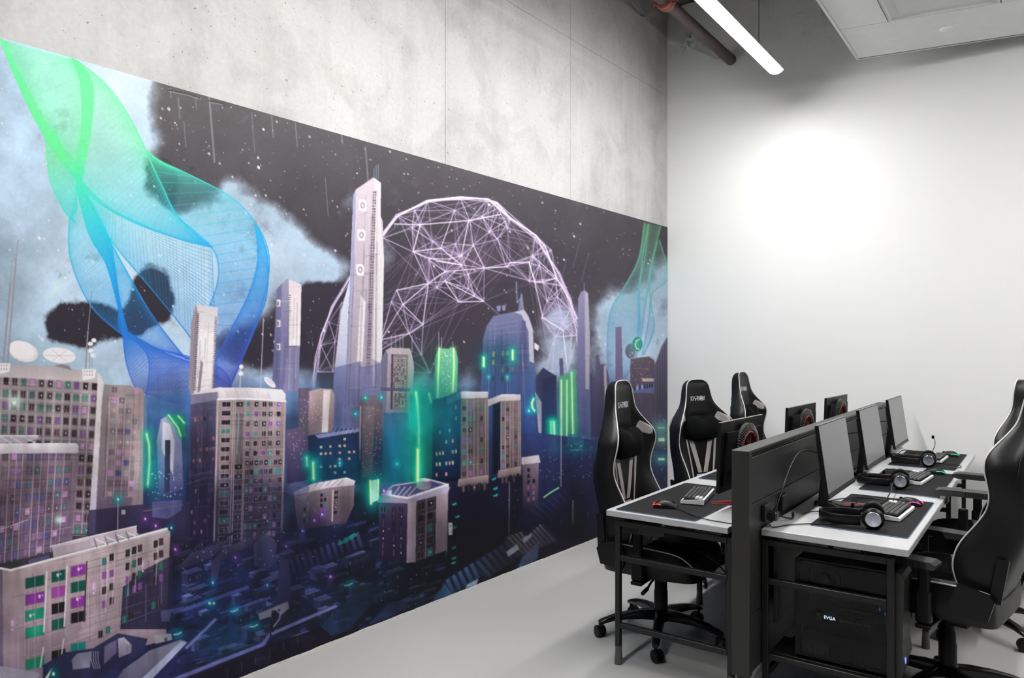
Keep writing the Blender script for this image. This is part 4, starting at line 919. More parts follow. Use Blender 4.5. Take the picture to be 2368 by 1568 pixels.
    K.grid([(457, 722), (461, 722), (452, 905), (447, 905)], [.5], lin(.02, .98, 40), 1, .013, [(90, 78, 92)]); K.grid([(497, 730), (502, 730), (495, 900), (490, 900)], [.5], lin(.02, .98, 40), 1, .013, [(110, 98, 110)])
    # finned tower left of the tall one
    K.poly([(640, 668), (663, 645), (697, 658), (695, 760), (690, 905), (628, 905), (634, 840), (639, 700)], ((150, 146, 170), (120, 118, 156), (104, 104, 146)))
    K.poly([(668, 646), (697, 658), (694, 800), (668, 800)], ((222, 208, 214), (240, 232, 234)), .95); K.poly([(663, 800), (693, 800), (690, 905), (655, 905)], (128, 124, 160)); K.poly([(640, 668), (652, 656), (645, 905), (628, 905)], (98, 98, 140), .8)
    for y in (701, 748, 802): K.rect(640, y-8, 649, y+8, (226, 214, 220)); K.rect(641, y-4, 645, y+5, (120, 110, 130))
    K.grid([(668, 680), (672, 680), (666, 830), (662, 830)], [.5], lin(.02, .98, 30), 1, .016, [(110, 92, 108)])
    # tall tower
    K.poly([(811, 640), (806, 720), (795, 990), (768, 990), (774, 850), (788, 720)], ((214, 212, 228), (190, 192, 214), (112, 116, 156)))
    K.poly([(864, 410), (881, 423), (880, 498), (885, 512), (888, 600), (882, 850), (878, 990), (790, 990), (800, 850), (808, 700), (811, 600), (817, 451), (823, 438)], ((205, 190, 200), (186, 172, 184), (170, 158, 172), (150, 140, 160)))
    K.poly([(817, 451), (823, 438), (819, 640), (806, 850), (796, 990), (788, 990), (800, 850), (808, 700)], (152, 152, 190), .9)
    K.poly([(866, 412), (881, 423), (880, 498), (888, 600), (883, 840), (860, 830), (866, 640)], ((212, 206, 210), (226, 222, 226)), .85); K.poly([(834, 680), (846, 700), (838, 836), (826, 836)], (236, 228, 234), .85); K.poly([(848, 700), (858, 705), (850, 900), (842, 900)], (150, 132, 150), .6)
    K.grid([(862, 440), (871, 440), (856, 870), (846, 870)], [.25, .75], lin(.01, .99, 66), .36, .011, [(120, 104, 118), (96, 84, 100)]); 
    K.poly([(885, 830), (878, 990), (764, 990), (772, 850), (830, 836), (836, 850), (884, 838)], ((104, 106, 148), (74, 84, 134)), .72)
    K.tex([(820, 445), (878, 430), (876, 980), (795, 980)], 40, 30, .16); K.tex([(640, 668), (695, 660), (690, 900), (630, 900)], 20, 16, .18); K.tex([(455, 712), (500, 716), (492, 900), (440, 905)], 14, 12, .16)
    for x, y in ((838.6, 475), (835.8, 543.5), (833, 624)):
        K.poly([(x-9, y-13), (x+5, y-13), (x+9, y-8), (x+8, y+13), (x-5, y+13), (x-9, y+8)], (238, 230, 234)); K.ell(x, y, 6, 8, (150, 136, 146)); K.ell(x, y, 2.2, 3, (225, 215, 220))
        for t in range(6): K.line((x, y), (x+5*math.cos(t), y+7*math.sin(t)), 1.1, (225, 218, 222))
    for x, h in ((865, 22), (870, 30), (875, 32)): K.line((x, 414), (x, 412-h), 1.1, (120, 170, 190), .9)
    # behind the mid field
    K.poly([(690, 898), (720, 896), (718, 1000), (690, 1000)], (96, 84, 106)); K.poly([(715, 905), (740, 898), (768, 900), (774, 915), (770, 1000), (712, 1010)], ((172, 152, 156), (120, 100, 110))); K.poly([(748, 902), (764, 902), (758, 1000), (744, 1000)], (226, 214, 216), .8)
    K.lights(718, 912, 744, 990, 26, [(240, 220, 225), (220, 200, 170)]); K.lights(694, 920, 716, 990, 22, [(240, 235, 250), (150, 230, 220), (200, 130, 200)])
    # grey tower with recessed face
    K.poly([(892, 810), (903, 804), (948, 806), (953, 821), (958, 850), (950, 956), (944, 1115), (880, 1115), (880, 836)], ((180, 166, 172), (160, 146, 156), (70, 92, 130), (34, 84, 124)))
    K.poly([(880, 836), (892, 810), (897, 820), (892, 960), (882, 960)], (104, 100, 130), .9); K.poly([(907, 819), (944, 820), (940, 949), (905, 946)], (128, 112, 118)); K.poly([(905, 819), (909, 819), (907, 947), (903, 946)], (74, 64, 82))
    K.grid([(909, 824), (942, 824), (938, 944), (907, 942)], lin(.1, .9, 7), lin(.04, .96, 22), .07, .03, [(92, 80, 90), (200, 190, 190), (170, 156, 160)]); K.poly([(880, 896), (950, 898), (949, 905), (880, 904)], (84, 84, 120), .9)
    # green tower
    K.poly([(1016, 806), (1049, 806), (1055, 812), (1059, 831), (1057, 905), (1006, 930), (1004, 900), (1007, 826), (1011, 815)], ((120, 190, 156), (96, 180, 146), (90, 184, 150)))
    K.lights(1020, 812, 1044, 905, 46, [(190, 250, 210), (240, 235, 200), (255, 255, 255)], 1.5); K.poly([(1007, 826), (1015, 815), (1010, 925), (1004, 925)], (30, 130, 110), .6)
    K.neon([(1016, 806), (1013, 870), (1012, 924)], 3.4, r=8, g=(90, 205, 140), k=.5); K.neon([(1049, 806), (1050, 850), (1047, 905)], 3.4, r=8, g=(90, 205, 140), k=.5)
    for x, y in ((1015, 768), (1047, 790), (1021, 780), (905, 776), (915, 772), (932, 772), (953, 776), (925, 780)): K.line((x, y), (x, y+38), 1.2, (205, 200, 215), .8)
    # big rounded tower
    K.poly([(1112, 915), (1117, 783), (1125, 754), (1141, 731), (1198, 719), (1204, 680), (1208, 680), (1212, 716), (1222, 730), (1233, 760), (1237, 860), (1240, 1010), (1112, 1010)], ((122, 122, 156), (98, 102, 142), (70, 90, 140), (48, 66, 120)))
    K.poly([(1189, 722), (1212, 716), (1222, 732), (1232, 762), (1235, 840), (1224, 835), (1222, 765), (1206, 728)], (196, 190, 202), .9); K.poly([(1206, 740), (1216, 742), (1220, 900), (1196, 900)], (82, 82, 128), .8); K.poly([(1236, 792), (1247, 800), (1244, 812), (1236, 806)], (226, 220, 226))
    K.tex([(1125, 745), (1225, 740), (1236, 1000), (1114, 1000)], 40, 24, .16)
    for y in (742, 754, 766): K.line((1132, y+8), (1196, y), 1.2, (150, 150, 180), .6)
    K.poly([(1148, 708), (1158, 706), (1157, 720), (1150, 720)], (130, 134, 170)); K.poly([(1161, 706), (1170, 706), (1168, 718), (1162, 718)], (130, 134, 170))
    K.path([(1194, 652), (1196, 700), (1204, 690), (1210, 716)], 3, (130, 130, 165), .8)
    K.poly([(1118, 860), (1236, 860), (1240, 1010), (1112, 1010)], ((60, 90, 140), (36, 70, 130)), .45); K.tint(1150, 825, 46, 40, (20, 80, 110), .6)
    K.grid([(1136, 812), (1190, 808), (1190, 880), (1134, 884)], lin(.1, .9, 5), lin(.1, .9, 4), .1, .16, [(140, 150, 80), (100, 130, 90), (50, 70, 90)], .8, .6)
    for x, y in ((1118.5, 837), (1185.5, 821)): K.neon([(x, y-10), (x, y+10)], 4, r=11, g=(0, 180, 150))
    for x, y in ((1130, 872), (1173, 872)): K.orb(x, y, r=6); K.line((x, y), (x, y+40), 1, (130, 150, 170), .7)
    # right-hand towers
    K.poly([(1337, 690), (1343, 676), (1352, 670), (1360, 678), (1364, 760), (1366, 1060), (1332, 1060), (1334, 850)], ((136, 132, 164), (104, 104, 146), (60, 84, 134))); K.poly([(1352, 674), (1360, 678), (1364, 780), (1362, 900), (1354, 900)], (178, 170, 186), .8); K.line((1351, 672), (1351, 655), 1.5, (150, 145, 165), .8)
    K.poly([(1423, 757), (1437, 755), (1441, 880), (1436, 1000), (1424, 1000)], ((116, 108, 140), (96, 92, 132)))
    K.poly([(1377, 822), (1385, 820), (1388, 843), (1400, 842), (1408, 870), (1412, 1010), (1366, 1010), (1368, 880), (1377, 870)], ((94, 88, 118), (58, 56, 92))); K.poly([(1396, 845), (1402, 846), (1406, 980), (1400, 980)], (196, 180, 184), .8)
    K.poly([(1458, 830), (1500, 824), (1514, 834), (1514, 900), (1520, 1160), (1452, 1160)], ((98, 82, 98), (70, 64, 90), (44, 50, 84))); K.ell(1458, 812, 12, 17, (96, 90, 116)); K.ell(1474, 796, 12, 17, (36, 104, 106)); K.glow(1474, 797, 20, 24, (40, 190, 140), .5)
    K.path([(1479, 785), (1472, 788), (1469, 797), (1472, 806), (1478, 808)], 2.6, (205, 250, 190)); K.lights(1455, 812, 1470, 824, 12, [(220, 215, 225)]); K.path([(1460, 828), (1505, 824), (1513, 832), (1516, 846)], 1.4, (170, 160, 170))
    K.lights(1462, 836, 1510, 890, 60, [(150, 130, 130), (200, 180, 170), (60, 50, 66)]); K.rect(1485, 875, 1512, 882, (214, 200, 190), .8); K.poly([(1466, 895), (1514, 885), (1532, 900), (1520, 910), (1460, 908)], (96, 104, 160), .8)
    K.grid([(1466, 892), (1510, 885), (1510, 897), (1466, 904)], lin(.05, .95, 8), [.5], .09, .8, [(150, 156, 200), (50, 50, 90)])
    K.poly([(1512, 850), (1530, 800), (1546, 775), (1546, 1140), (1518, 1140)], ((104, 98, 122), (56, 56, 84)))
    for x in range(1520, 1546, 6): K.line((x, 850-(x-1512)*2), (x, 1130), 1.6, (58, 54, 82), .8)
    # mid field, blue-green
    K.poly([(1240, 870), (1256, 850), (1286, 870), (1286, 1010), (1240, 1010)], (52, 58, 96)); K.poly([(1255, 876), (1286, 868), (1290, 1040), (1252, 1040)], ((42, 44, 84), (26, 60, 104))); K.poly([(1293, 828), (1302, 828), (1304, 880), (1296, 900)], (90, 88, 126))
    K.poly([(1237, 905), (1252, 930), (1252, 1010), (1246, 1010)], (190, 180, 196), .7)
    K.poly([(1296, 870), (1332, 858), (1338, 1010), (1296, 1010)], ((92, 160, 138), (76, 150, 128), (40, 124, 124)))
    for x in (1298, 1311, 1322): K.neon([(x, 862 if x > 1320 else 880), (x+(3 if x > 1315 else 0), 1008)], 2.6, r=10, g=(70, 180, 130), k=.4)
    K.neon([(1274, 976), (1276, 1040)], 2.6, r=12); K.neon([(1281, 976), (1283, 1040)], 2.6, r=12); K.path([(1266, 1041), (1286, 1041)], 2, (200, 255, 160))
    K.neon([(1234, 922), (1230, 932), (1231, 942), (1236, 950)], 3, r=9, g=(0, 160, 150))
    # dark tower with dots, and the teal block
    K.poly([(831, 928), (836, 914), (884, 916), (886, 1115), (830, 1120)], ((110, 98, 108), (92, 80, 92), (44, 52, 92), (30, 70, 110))); K.poly([(838, 940), (866, 938), (862, 1100), (836, 1105)], (132, 116, 120), .55); K.line((834, 940), (831, 1075), 3, (170, 160, 172), .9)
    K.lights(838, 945, 884, 1100, 70, [(240, 235, 240), (220, 205, 190), (150, 230, 230)], 1.1); K.poly([(886, 955), (945, 955), (950, 1115), (884, 1115)], ((50, 90, 130), (20, 96, 130), (10, 84, 110)), .8)
    K.poly([(948, 913), (992, 913), (998, 930), (1064, 912), (1064, 1118), (950, 1118)], ((14, 120, 130), (12, 108, 132), (16, 70, 110), (22, 36, 74)))
    K.tint(970, 1000, 34, 120, (10, 190, 120), .75)
    K.grid([(1002, 945), (1060, 925), (1060, 1110), (1002, 1112)], lin(.1, .9, 8), lin(.06, .94, 7), .06, .05, [(190, 200, 130), (150, 170, 140), (220, 150, 130), (40, 90, 110)], .8, .5)
    K.neon([(962, 908), (966, 940), (969, 990), (968, 1050), (966, 1113)], 4.6, r=15, g=(10, 178, 140), k=.7); K.neon([(992, 910), (997, 930)], 3.4, r=9)
    for x, y in ((845, 920), (882, 919), (822, 957), (786, 1072), (918, 1073), (1224, 1015), (1223, 950)): K.orb(x, y, r=7)
    # twin brown blocks
    def block(x0, x1, xr, y0, y1, top):
        K.poly([(x0, y0+12), (x1, y0), (x1, y1), (x0, y1+4)], ((18, 40, 70), (14, 16, 40)))
        Q = [(x1, y0+10), (xr, y0+8), (xr, y1-8), (x1, y1)]
        K.poly(Q, ((128, 110, 110), (116, 98, 102), (100, 82, 92)))
        K.poly([(x1-34, y0+8), (x1+4, y0-7), (xr, y0-6), (xr, y0+8), (x1, y0+10), (x1-34, y0+24)], ((216, 208, 216), (170, 160, 172))); K.tex(Q, 16, 14)
        us = [.12, .34, .76]
        K.grid(Q, us[:2], lin(.12, .92, 7), .13, .055, [(56, 150, 124), (50, 128, 134), (128, 84, 150), (54, 42, 52), (60, 46, 56), (48, 36, 46), (76, 104, 150)], .95, .95, (140, 122, 124)); K.grid(Q, us[2:], lin(.12, .92, 7), .09, .06, [(56, 38, 46), (60, 44, 50), (150, 92, 146), (60, 130, 124)], .9, .85)
        for u in (.0, .23, .47, .62, .9, 1.): K.line(K.at(Q, u, .02), K.at(Q, u, .98), 1.4, (196, 180, 176), .75)
        K.poly([(x1-6, y1-4), (xr+1, y1-14), (xr+1, y1+6), (x1-8, y1+14)], ((182, 160, 160), (110, 92, 100)))
        K.grid([(x1, y1+8), (xr-2, y1), (xr-2, y1+24), (x1, y1+28)], lin(.1, .9, 5), [.5], .12, .8, [(30, 20, 34), (90, 76, 84)])
    K.poly([(1130, 1000), (1240, 1000), (1545, 1040), (1545, 1300), (1130, 1330)], ((46, 58, 110), (30, 30, 66), (16, 14, 34)), .92)
    K.poly([(1060, 1110), (1215, 1100), (1215, 1330), (1000, 1340), (1000, 1120)], ((30, 28, 60), (14, 12, 28)))
    block(1140, 1158, 1204, 918, 1092, 0); block(1000, 1066, 1129, 912, 1112, 0)
    K.poly([(1000, 925), (1066, 908), (1066, 1100), (1000, 1110)], ((16, 104, 136), (18, 64, 104), (16, 30, 66)), .8); K.grid([(1004, 945), (1060, 930), (1060, 1105), (1004, 1108)], lin(.1, .9, 7), lin(.06, .94, 7), .07, .05, [(200, 205, 140), (150, 170, 140), (226, 150, 130)], .8, .4)
    K.tint(1010, 965, 70, 70, (0, 128, 142), .6); K.tint(985, 970, 34, 90, (0, 150, 140), .5); K.tint(930, 1060, 50, 60, (0, 110, 130), .4); K.tint(760, 1060, 50, 50, (0, 110, 130), .35)
    K.poly([(1206, 1058), (1246, 1052), (1250, 1070), (1206, 1075)], (186, 176, 186)); K.poly([(1208, 1075), (1246, 1070), (1244, 1170), (1210, 1180)], ((120, 106, 118), (44, 36, 62))); K.grid([(1214, 1080), (1242, 1076), (1240, 1160), (1214, 1166)], [.3, .75], lin(.1, .9, 6), .2, .1, [(26, 20, 36), (120, 80, 120)])
    K.lights(1250, 1010, 1420, 1110, 90, [(200, 220, 240), (120, 230, 220), (240, 210, 220)], 1.1); K.lights(1160, 1130, 1400, 1260, 26, [(90, 150, 220), (230, 190, 200)], 1.1)
    K.rect(1312, 1004, 1350, 1030, (50, 110, 150), .7); K.lights(1310, 1030, 1350, 1042, 20, [(160, 255, 200)], 1.4); K.tint(1330, 1038, 40, 16, (10, 130, 150), .5)
    K.lights(1505, 960, 1540, 1110, 30, [(120, 220, 200), (220, 200, 160)], 1.2)
    for y, h in ((990, 1), (1017, 4), (1062, 3)): K.glow(1530, y, 22, 16, (40, 200, 140), .5); K.rect(1522, y-h, 1537, y+h, (205, 245, 215), .9)
    for x, y0, y1, w in ((1298, 900, 1125, 1.6), (1178, 1115, 1240, 1.6), (1325, 1158, 1268, 3.2), (1358, 1222, 1255, 2.2), (1033, 1200, 1346, 3), (1360, 1185, 1222, 1), (1036, 1120, 1200, 1.2)): K.line((x, y0), (x-1, y1), w, (190, 185, 200), .85)
    # ---- the large block in the middle
    K.poly([(442, 913), (504, 904), (504, 925), (497, 1120), (494, 1262), (428, 1262), (430, 1120)], ((96, 92, 124), (58, 52, 86), (36, 28, 56)))
    K.grid([(446, 935), (500, 930), (494, 1240), (434, 1245)], lin(.12, .92, 7), lin(.04, .96, 13), .08, .03, [(190, 140, 120), (110, 70, 110), (36, 30, 56), (140, 90, 100)], .75, .5)
    K.poly([(442, 913), (505, 904), (505, 925), (440, 935)], (132, 124, 150))
    F = [(504, 922), (661, 926), (652, 1245), (494, 1262)]
    K.poly(F, ((152, 136, 140), (140, 122, 128), (92, 78, 96), (50, 42, 66)))
    K.grid([(508, 935), (536, 935), (528, 1255), (500, 1258)], [.55], lin(.0, .97, 16), .7, .032, [dk, dk, (56, 46, 56), (60, 120, 110)], 1, 1, (176, 160, 160))
    K.grid([(542, 935), (566, 935), (560, 1255), (534, 1258)], [.5], [.0, .45, .52, .6, .67, .74, .81, .88, .95], .7, .034, [dk, (60, 50, 58)], 1, 1, (170, 156, 158)); K.poly([(546, 955), (562, 955), (556, 1046), (540, 1046)], (120, 106, 112)); K.line((552, 955), (548, 1050), 2, (140, 200, 190), .8)
    K.grid([(570, 935), (655, 935), (648, 1245), (562, 1252)], [.05, .27, .49, .66, .88], lin(0, .36, 6), .1, .036, [dk, dk, (70, 60, 70), (120, 70, 150), (64, 130, 130)], 1, 1, (172, 156, 158))
    K.grid([(570, 935), (655, 935), (648, 1245), (562, 1252)], lin(.05, .95, 8), lin(.43, .96, 9), .09, .036, [dk, dk, (60, 52, 64), (64, 140, 140), (170, 120, 180), (44, 60, 100)], .95, .95, (150, 134, 142))
    for u in (.0, .235, .265, .4, .42): K.line(K.at(F, u, .01), K.at(F, u, .99), 2, (190, 174, 172), .7)
    K.tex(F, 46, 60); K.tex([(442, 935), (504, 926), (496, 1250), (430, 1255)], 20, 30)
    for k in range(9): K.line((590+k*7, 960), (586+k*7, 1045), 1.1, (176, 164, 166), .6)
    K.line((660, 926), (651, 1240), 4, (176, 156, 158), .8); K.line((503, 925), (495, 1255), 4, (196, 182, 178), .8)
    K.poly([(441, 913), (470, 903), (505, 896), (600, 897), (652, 901), (661, 912), (660, 926), (504, 925), (504, 906)], ((236, 230, 234), (206, 196, 204))); K.path([(504, 924), (560, 921), (660, 928)], 4, (246, 242, 246))
    for x in range(520, 660, 24): K.line((x, 900), (x+8, 919), 1.2, (190, 176, 188), .7)
    K.path([(609, 737), (607, 800), (602, 898)], 2.2, (170, 168, 182), .9); K.ell(624, 884, 17, 7, (240, 236, 240), 1, .75); K.ell(625, 883, 13, 5, (214, 208, 218), 1, .75)
    for x in (557,): K.line((x, 845), (x-2, 895), 3, (205, 200, 212), .9); K.ell(x+1, 848, 5, 5, (244, 240, 244)); K.ell(x, 864, 6, 5, (244, 240, 244))
    # ---- low blocks right of the middle one
    K.poly([(662, 995), (705, 985), (712, 1000), (712, 1110), (664, 1120)], ((104, 90, 120), (52, 46, 86))); K.lights(668, 1000, 708, 1080, 26, [(226, 180, 150), (190, 160, 200)], 1.4)
    K.poly([(712, 1008), (732, 1004), (830, 990), (834, 1120), (716, 1130)], ((40, 44, 84), (14, 60, 96), (10, 66, 100)))
    K.grid([(735, 1010), (826, 1004), (826, 1100), (735, 1105)], lin(.08, .92, 8), lin(.1, .9, 6), .06, .06, [(214, 150, 120), (190, 190, 140), (120, 160, 150)], .85, .4); K.poly([(728, 1006), (832, 990), (833, 998), (736, 1014)], (120, 126, 170))
    for x in range(770, 830, 10): K.line((x, 1002), (x+7, 990), 1.2, (180, 180, 210), .8)
    K.neon([(709, 1058), (711, 1078)], 3, r=12, g=(0, 170, 170)); K.neon([(724, 1070), (725, 1108)], 3.6, r=17, g=(0, 176, 170)); K.orb(786, 1071, r=7)
    # shelter roofs and the bottom field, painted dark then lit in strokes
    low = mask([[(380, 1262), (430, 1275), (500, 1276), (640, 1256), (672, 1180), (690, 1140), (880, 1140), (1050, 1290), (1560, 1150), (1560, 1700), (-60, 1700), (-60, 1560), (250, 1500), (390, 1330)]], 7, 8, 31)[..., None]
    lc = np.stack([np.interp(PX+.2*(PY-1300), [200, 450, 700, 950, 1200, 1500], v) for v in ((40, 36, 30, 14, 14, 26), (44, 40, 40, 18, 14, 28), (84, 84, 72, 36, 32, 66))], -1)/255
    lc = lc*(.55+.9*n3[..., None])
    C[:] = C*(1-low)+low*lc
    for _ in range(900):                       # roof slabs and street clutter
        x = rg.uniform(300, 1000); y = rg.uniform(1190, 1560)
        if y < 1250-.1*(x-400) or (x < 400 and y < 1340): continue
        w = rg.uniform(5, 36); h = rg.uniform(1.2, 9); sl = -rg.uniform(.2, .5); k = rg.uniform(.4, 1.9)
        c = np.array([46, 50, 92])*k if rg.random() < .6 else np.array([24, 20, 44])*k
        K.poly([(x, y), (x+w, y+w*sl), (x+w*.94, y+w*sl+h), (x-w*.06, y+h)], tuple(np.clip(c, 0, 255)), .6)
    for _ in range(110):                       # small houses seen from above
        x = rg.uniform(400, 1010); y = rg.uniform(1250, 1545)
        if y > 1775-.392*x-20 or (x > 860 and y < 1310): continue
        w = rg.uniform(14, 46); h = rg.uniform(8, 26); d = rg.uniform(6, 18); k = rg.uniform(.5, 1.5)*(1.15-.0006*(x-400)); e = w*.36
        rf = tuple(np.clip(np.array([78, 82, 128])*k, 0, 255)); K.poly([(x, y), (x+w, y-e), (x+w+d, y-e+d*.35), (x+d, y+d*.35)], rf, .85)
        K.poly([(x+d, y+d*.35), (x+w+d, y-e+d*.35), (x+w+d, y-e+d*.35+h), (x+d, y+d*.35+h)], tuple(np.array(rf)*.42), .85); K.poly([(x, y), (x+d, y+d*.35), (x+d, y+d*.35+h), (x, y+h)], tuple(np.array(rf)*.7), .85)
        K.line((x, y), (x+w, y-e), 1.4, (150, 150, 196), .6*k)
        for q in range(int(w/9)):
            if rg.random() < .4: K.rect(x+d+4+q*8, y+d*.35-q*2.9+h*.3, x+d+7+q*8, y+d*.35-q*2.9+h*.6, [(30, 120, 150), (120, 90, 160), (20, 16, 34)][rg.integers(3)], .8)
    def shed(x, y, n, dx, dy, fx, fy, c0, c1, wall):
        K.poly([(x-6, y+2), (x+n*dx, y+n*dy), (x+n*dx+fx, y+n*dy+fy), (x+fx-6, y+fy+4)], c1)
        for k in range(n):
            K.poly([(x+k*dx, y+k*dy), (x+(k+.55)*dx, y+(k+.55)*dy), (x+(k+.55)*dx+fx, y+(k+.55)*dy+fy), (x+k*dx+fx, y+k*dy+fy)], (c0, tuple(int(v*.6) for v in c0)))
        if wall: K.poly([(x-6, y+2), (x+fx-6, y+fy+4), (x+fx-6, y+fy+54), (x-16, y+fy+40)], wall)
    shed(445, 1278, 8, 11, -4, -40, 42, (110, 106, 140), (52, 46, 80), None); shed(520, 1268, 9, 11, -4.5, -26, 30, (124, 114, 140), (52, 44, 78), (74, 70, 104))
    K.poly([(606, 1238), (624, 1238), (640, 1256), (637, 1300), (622, 1318), (588, 1310), (586, 1262)], ((104, 100, 134), (70, 76, 124)))
    shed(668, 1294, 12, 14, -5.5, 10, 34, (74, 80, 126), (24, 26, 60), (56, 54, 92)); K.poly([(645, 1295), (668, 1292), (676, 1400), (640, 1400)], ((80, 76, 112), (44, 44, 84))); K.poly([(776, 1262), (806, 1240), (820, 1232), (826, 1238), (800, 1256)], (20, 170, 150), .7)
    shed(1030, 1342, 7, 14, -9, 16, 34, (70, 92, 134), (24, 34, 66), (42, 60, 92)); shed(1100, 1300, 6, 13, -9, 30, 36, (70, 84, 120), (28, 34, 62), None); shed(1172, 1242, 9, 9, -3.5, 36, 40, (150, 140, 148), (60, 56, 76), None)
    K.poly([(1206, 1290), (1246, 1252), (1244, 1290), (1214, 1318), (1196, 1322)], ((92, 104, 136), (60, 76, 116))); K.poly([(1170, 1276), (1196, 1258), (1200, 1270), (1176, 1288)], (190, 186, 196)); K.poly([(1208, 1246), (1228, 1230), (1230, 1240), (1212, 1256)], (190, 186, 196)); K.poly([(1080, 1352), (1106, 1338), (1100, 1362), (1072, 1374)], (130, 150, 176)); K.orb(1204, 1312, (20, 120, 200), 8)
    K.poly([(1004, 1380), (1030, 1350), (1046, 1376), (1040, 1400), (990, 1420)], (50, 84, 124)); K.poly([(1190, 1215), (1218, 1180), (1260, 1160), (1300, 1135), (1322, 1128), (1320, 1170), (1250, 1210), (1220, 1240)], ((40, 44, 92), (22, 22, 52)), .9)
    for k in range(7): K.line((1226+k*13, 1176-k*7), (1258+k*10, 1200-k*8), 1.6, (70, 74, 120), .8)
    K.path([(1258, 1150), (1275, 1138), (1292, 1128)], 3, (140, 230, 170)); 
    for x, y in ((1045, 1166), (1052, 1195), (1045, 1220), (1044, 1267), (1044, 1291), (1043, 1302), (1140, 1130), (1136, 1108), (1140, 1146)): K.poly([(x, y), (x+12, y-5), (x+10, y+1), (x+2, y+4)], (30, 180, 150), .9)
    K.rect(1037, 1209, 1046, 1237, (240, 238, 240)); 
    for y in (1214, 1218, 1226, 1231): K.rect(1039, y, 1044, y+1.6, (140, 136, 146))
    # the small flat-roofed block with the tank
    K.poly([(876, 1150), (943, 1150), (1036, 1121), (1036, 1272), (940, 1302), (876, 1296)], ((98, 86, 118), (56, 46, 84), (34, 26, 54))); K.poly([(943, 1152), (965, 1158), (962, 1300), (940, 1302)], ((176, 158, 168), (150, 130, 146))); K.poly([(1008, 1148), (1036, 1128), (1034, 1272), (1006, 1282)], ((166, 146, 154), (140, 122, 134)))
    Q = [(963, 1160), (1009, 1146), (1006, 1284), (961, 1298)]; K.poly(Q, ((64, 52, 66), (52, 42, 58))); K.grid(Q, [.24, .72], lin(.1, .92, 5), .28, .11, [(26, 20, 28), (30, 24, 32), (24, 18, 26), (24, 132, 126), (34, 26, 34), (26, 100, 104)], 1, 1, (112, 96, 104)); K.tex(Q, 10, 12); K.line(K.at(Q, .5, 0), K.at(Q, .5, 1), 2, (150, 130, 136))
    for x in (880, 905, 922): K.grid([(x, 1168), (x+12, 1168), (x+10, 1290), (x, 1286)], [.5], lin(.08, .92, 7), .7, .1, [(34, 28, 52), (44, 34, 60)])
    K.poly([(872, 1150), (908, 1122), (996, 1108), (1036, 1119), (1040, 1128), (1036, 1140), (943, 1164), (872, 1162)], ((190, 184, 206), (150, 142, 168))); K.poly([(884, 1146), (910, 1124), (994, 1112), (1030, 1121), (942, 1148)], ((60, 66, 110), (90, 92, 136))); K.path([(884, 1142), (943, 1152), (1036, 1120)], 4, (236, 230, 240)); K.poly([(884, 1140), (906, 1132), (906, 1144), (886, 1147)], (232, 226, 238))
    for k in range(4): K.line((908+k*12, 1147), (924+k*13, 1126), 1.6, (214, 210, 226))
    K.ell(980, 1124, 17, 9, (150, 140, 158)); K.rect(963, 1110, 997, 1124, (('h'), (176, 166, 184), (120, 110, 134))); K.ell(980, 1110, 17, 4, (226, 222, 232))
    for y in (1113, 1117, 1121, 1126): K.line((963, y), (997, y), .9, (110, 100, 124), .8)
    K.neon([(966, 1040), (966, 1112)], 4.6, r=13, g=(20, 200, 140), k=.6)
    # neon box sign
    K.tint(862, 1136, 30, 44, (0, 180, 170), .85); K.poly([(856, 1112), (876, 1108), (875, 1156), (858, 1164)], (206, 250, 236)); K.neon([(856, 1112), (858, 1165)], 3.6, r=8, k=.4); K.neon([(875, 1110), (874, 1150)], 3, r=8, k=.4)
    # small house row
    K.poly([(680, 1140), (820, 1112), (818, 1170), (800, 1210), (690, 1225), (684, 1190)], ((150, 130, 138), (70, 58, 80))); K.poly([(678, 1138), (724, 1118), (802, 1104), (822, 1112), (818, 1122), (760, 1128), (680, 1146)], ((236, 230, 238), (180, 170, 186)))
    K.grid([(702, 1146), (716, 1144), (714, 1210), (700, 1212)], [.25, .75], lin(.1, .9, 5), .36, .13, [dk, (130, 110, 120), (60, 120, 120)]); K.grid([(740, 1140), (756, 1137), (754, 1196), (738, 1200)], [.25, .75], lin(.1, .9, 5), .36, .13, [dk, (130, 90, 150), (70, 110, 160)]); K.grid([(772, 1134), (784, 1132), (780, 1190), (770, 1192)], [.5], lin(.1, .9, 5), .7, .13, [dk, (60, 50, 60)])
    for k in range(5): K.line((728+k*13, 1124), (742+k*13, 1110), 1.4, (140, 130, 150))
    K.line((770, 1134), (768, 1205), 2.4, (214, 200, 204)); K.ell(690, 1130, 26, 16, (90, 94, 140), .6)
    # ---- left: tall residential slab with roof gear
    B = [(-60, 868), (226, 886), (205, 1235), (-70, 1225)]
    K.poly([(-60, 838), (0, 843), (130, 846), (186, 856), (212, 858), (230, 866), (239, 884), (236, 912), (-60, 880)], ((176, 166, 170), (196, 186, 188), (158, 146, 152)))
    K.poly(B, ((150, 138, 142), (144, 130, 136), (132, 114, 126), (116, 98, 118)))
    rowv = lin(.025, .975, 13)
    K.grid(B, lin(.045, .975, 14), rowv, .038, .042, wp, .95, 1, (112, 96, 102))
    for v in rowv: K.line(K.at(B, 0, v+.037), K.at(B, 1, v+.037), 2.4, (172, 160, 164), .55)
    for u in lin(.01, .94, 14): K.line(K.at(B, u, .08), K.at(B, u, 1), 1.6, (206, 196, 198), .8)
    K.poly([(224, 862), (232, 866), (239, 884), (230, 1040), (220, 1235), (204, 1235), (214, 1080), (226, 890)], ((226, 216, 222), (230, 222, 228), (196, 186, 208)))
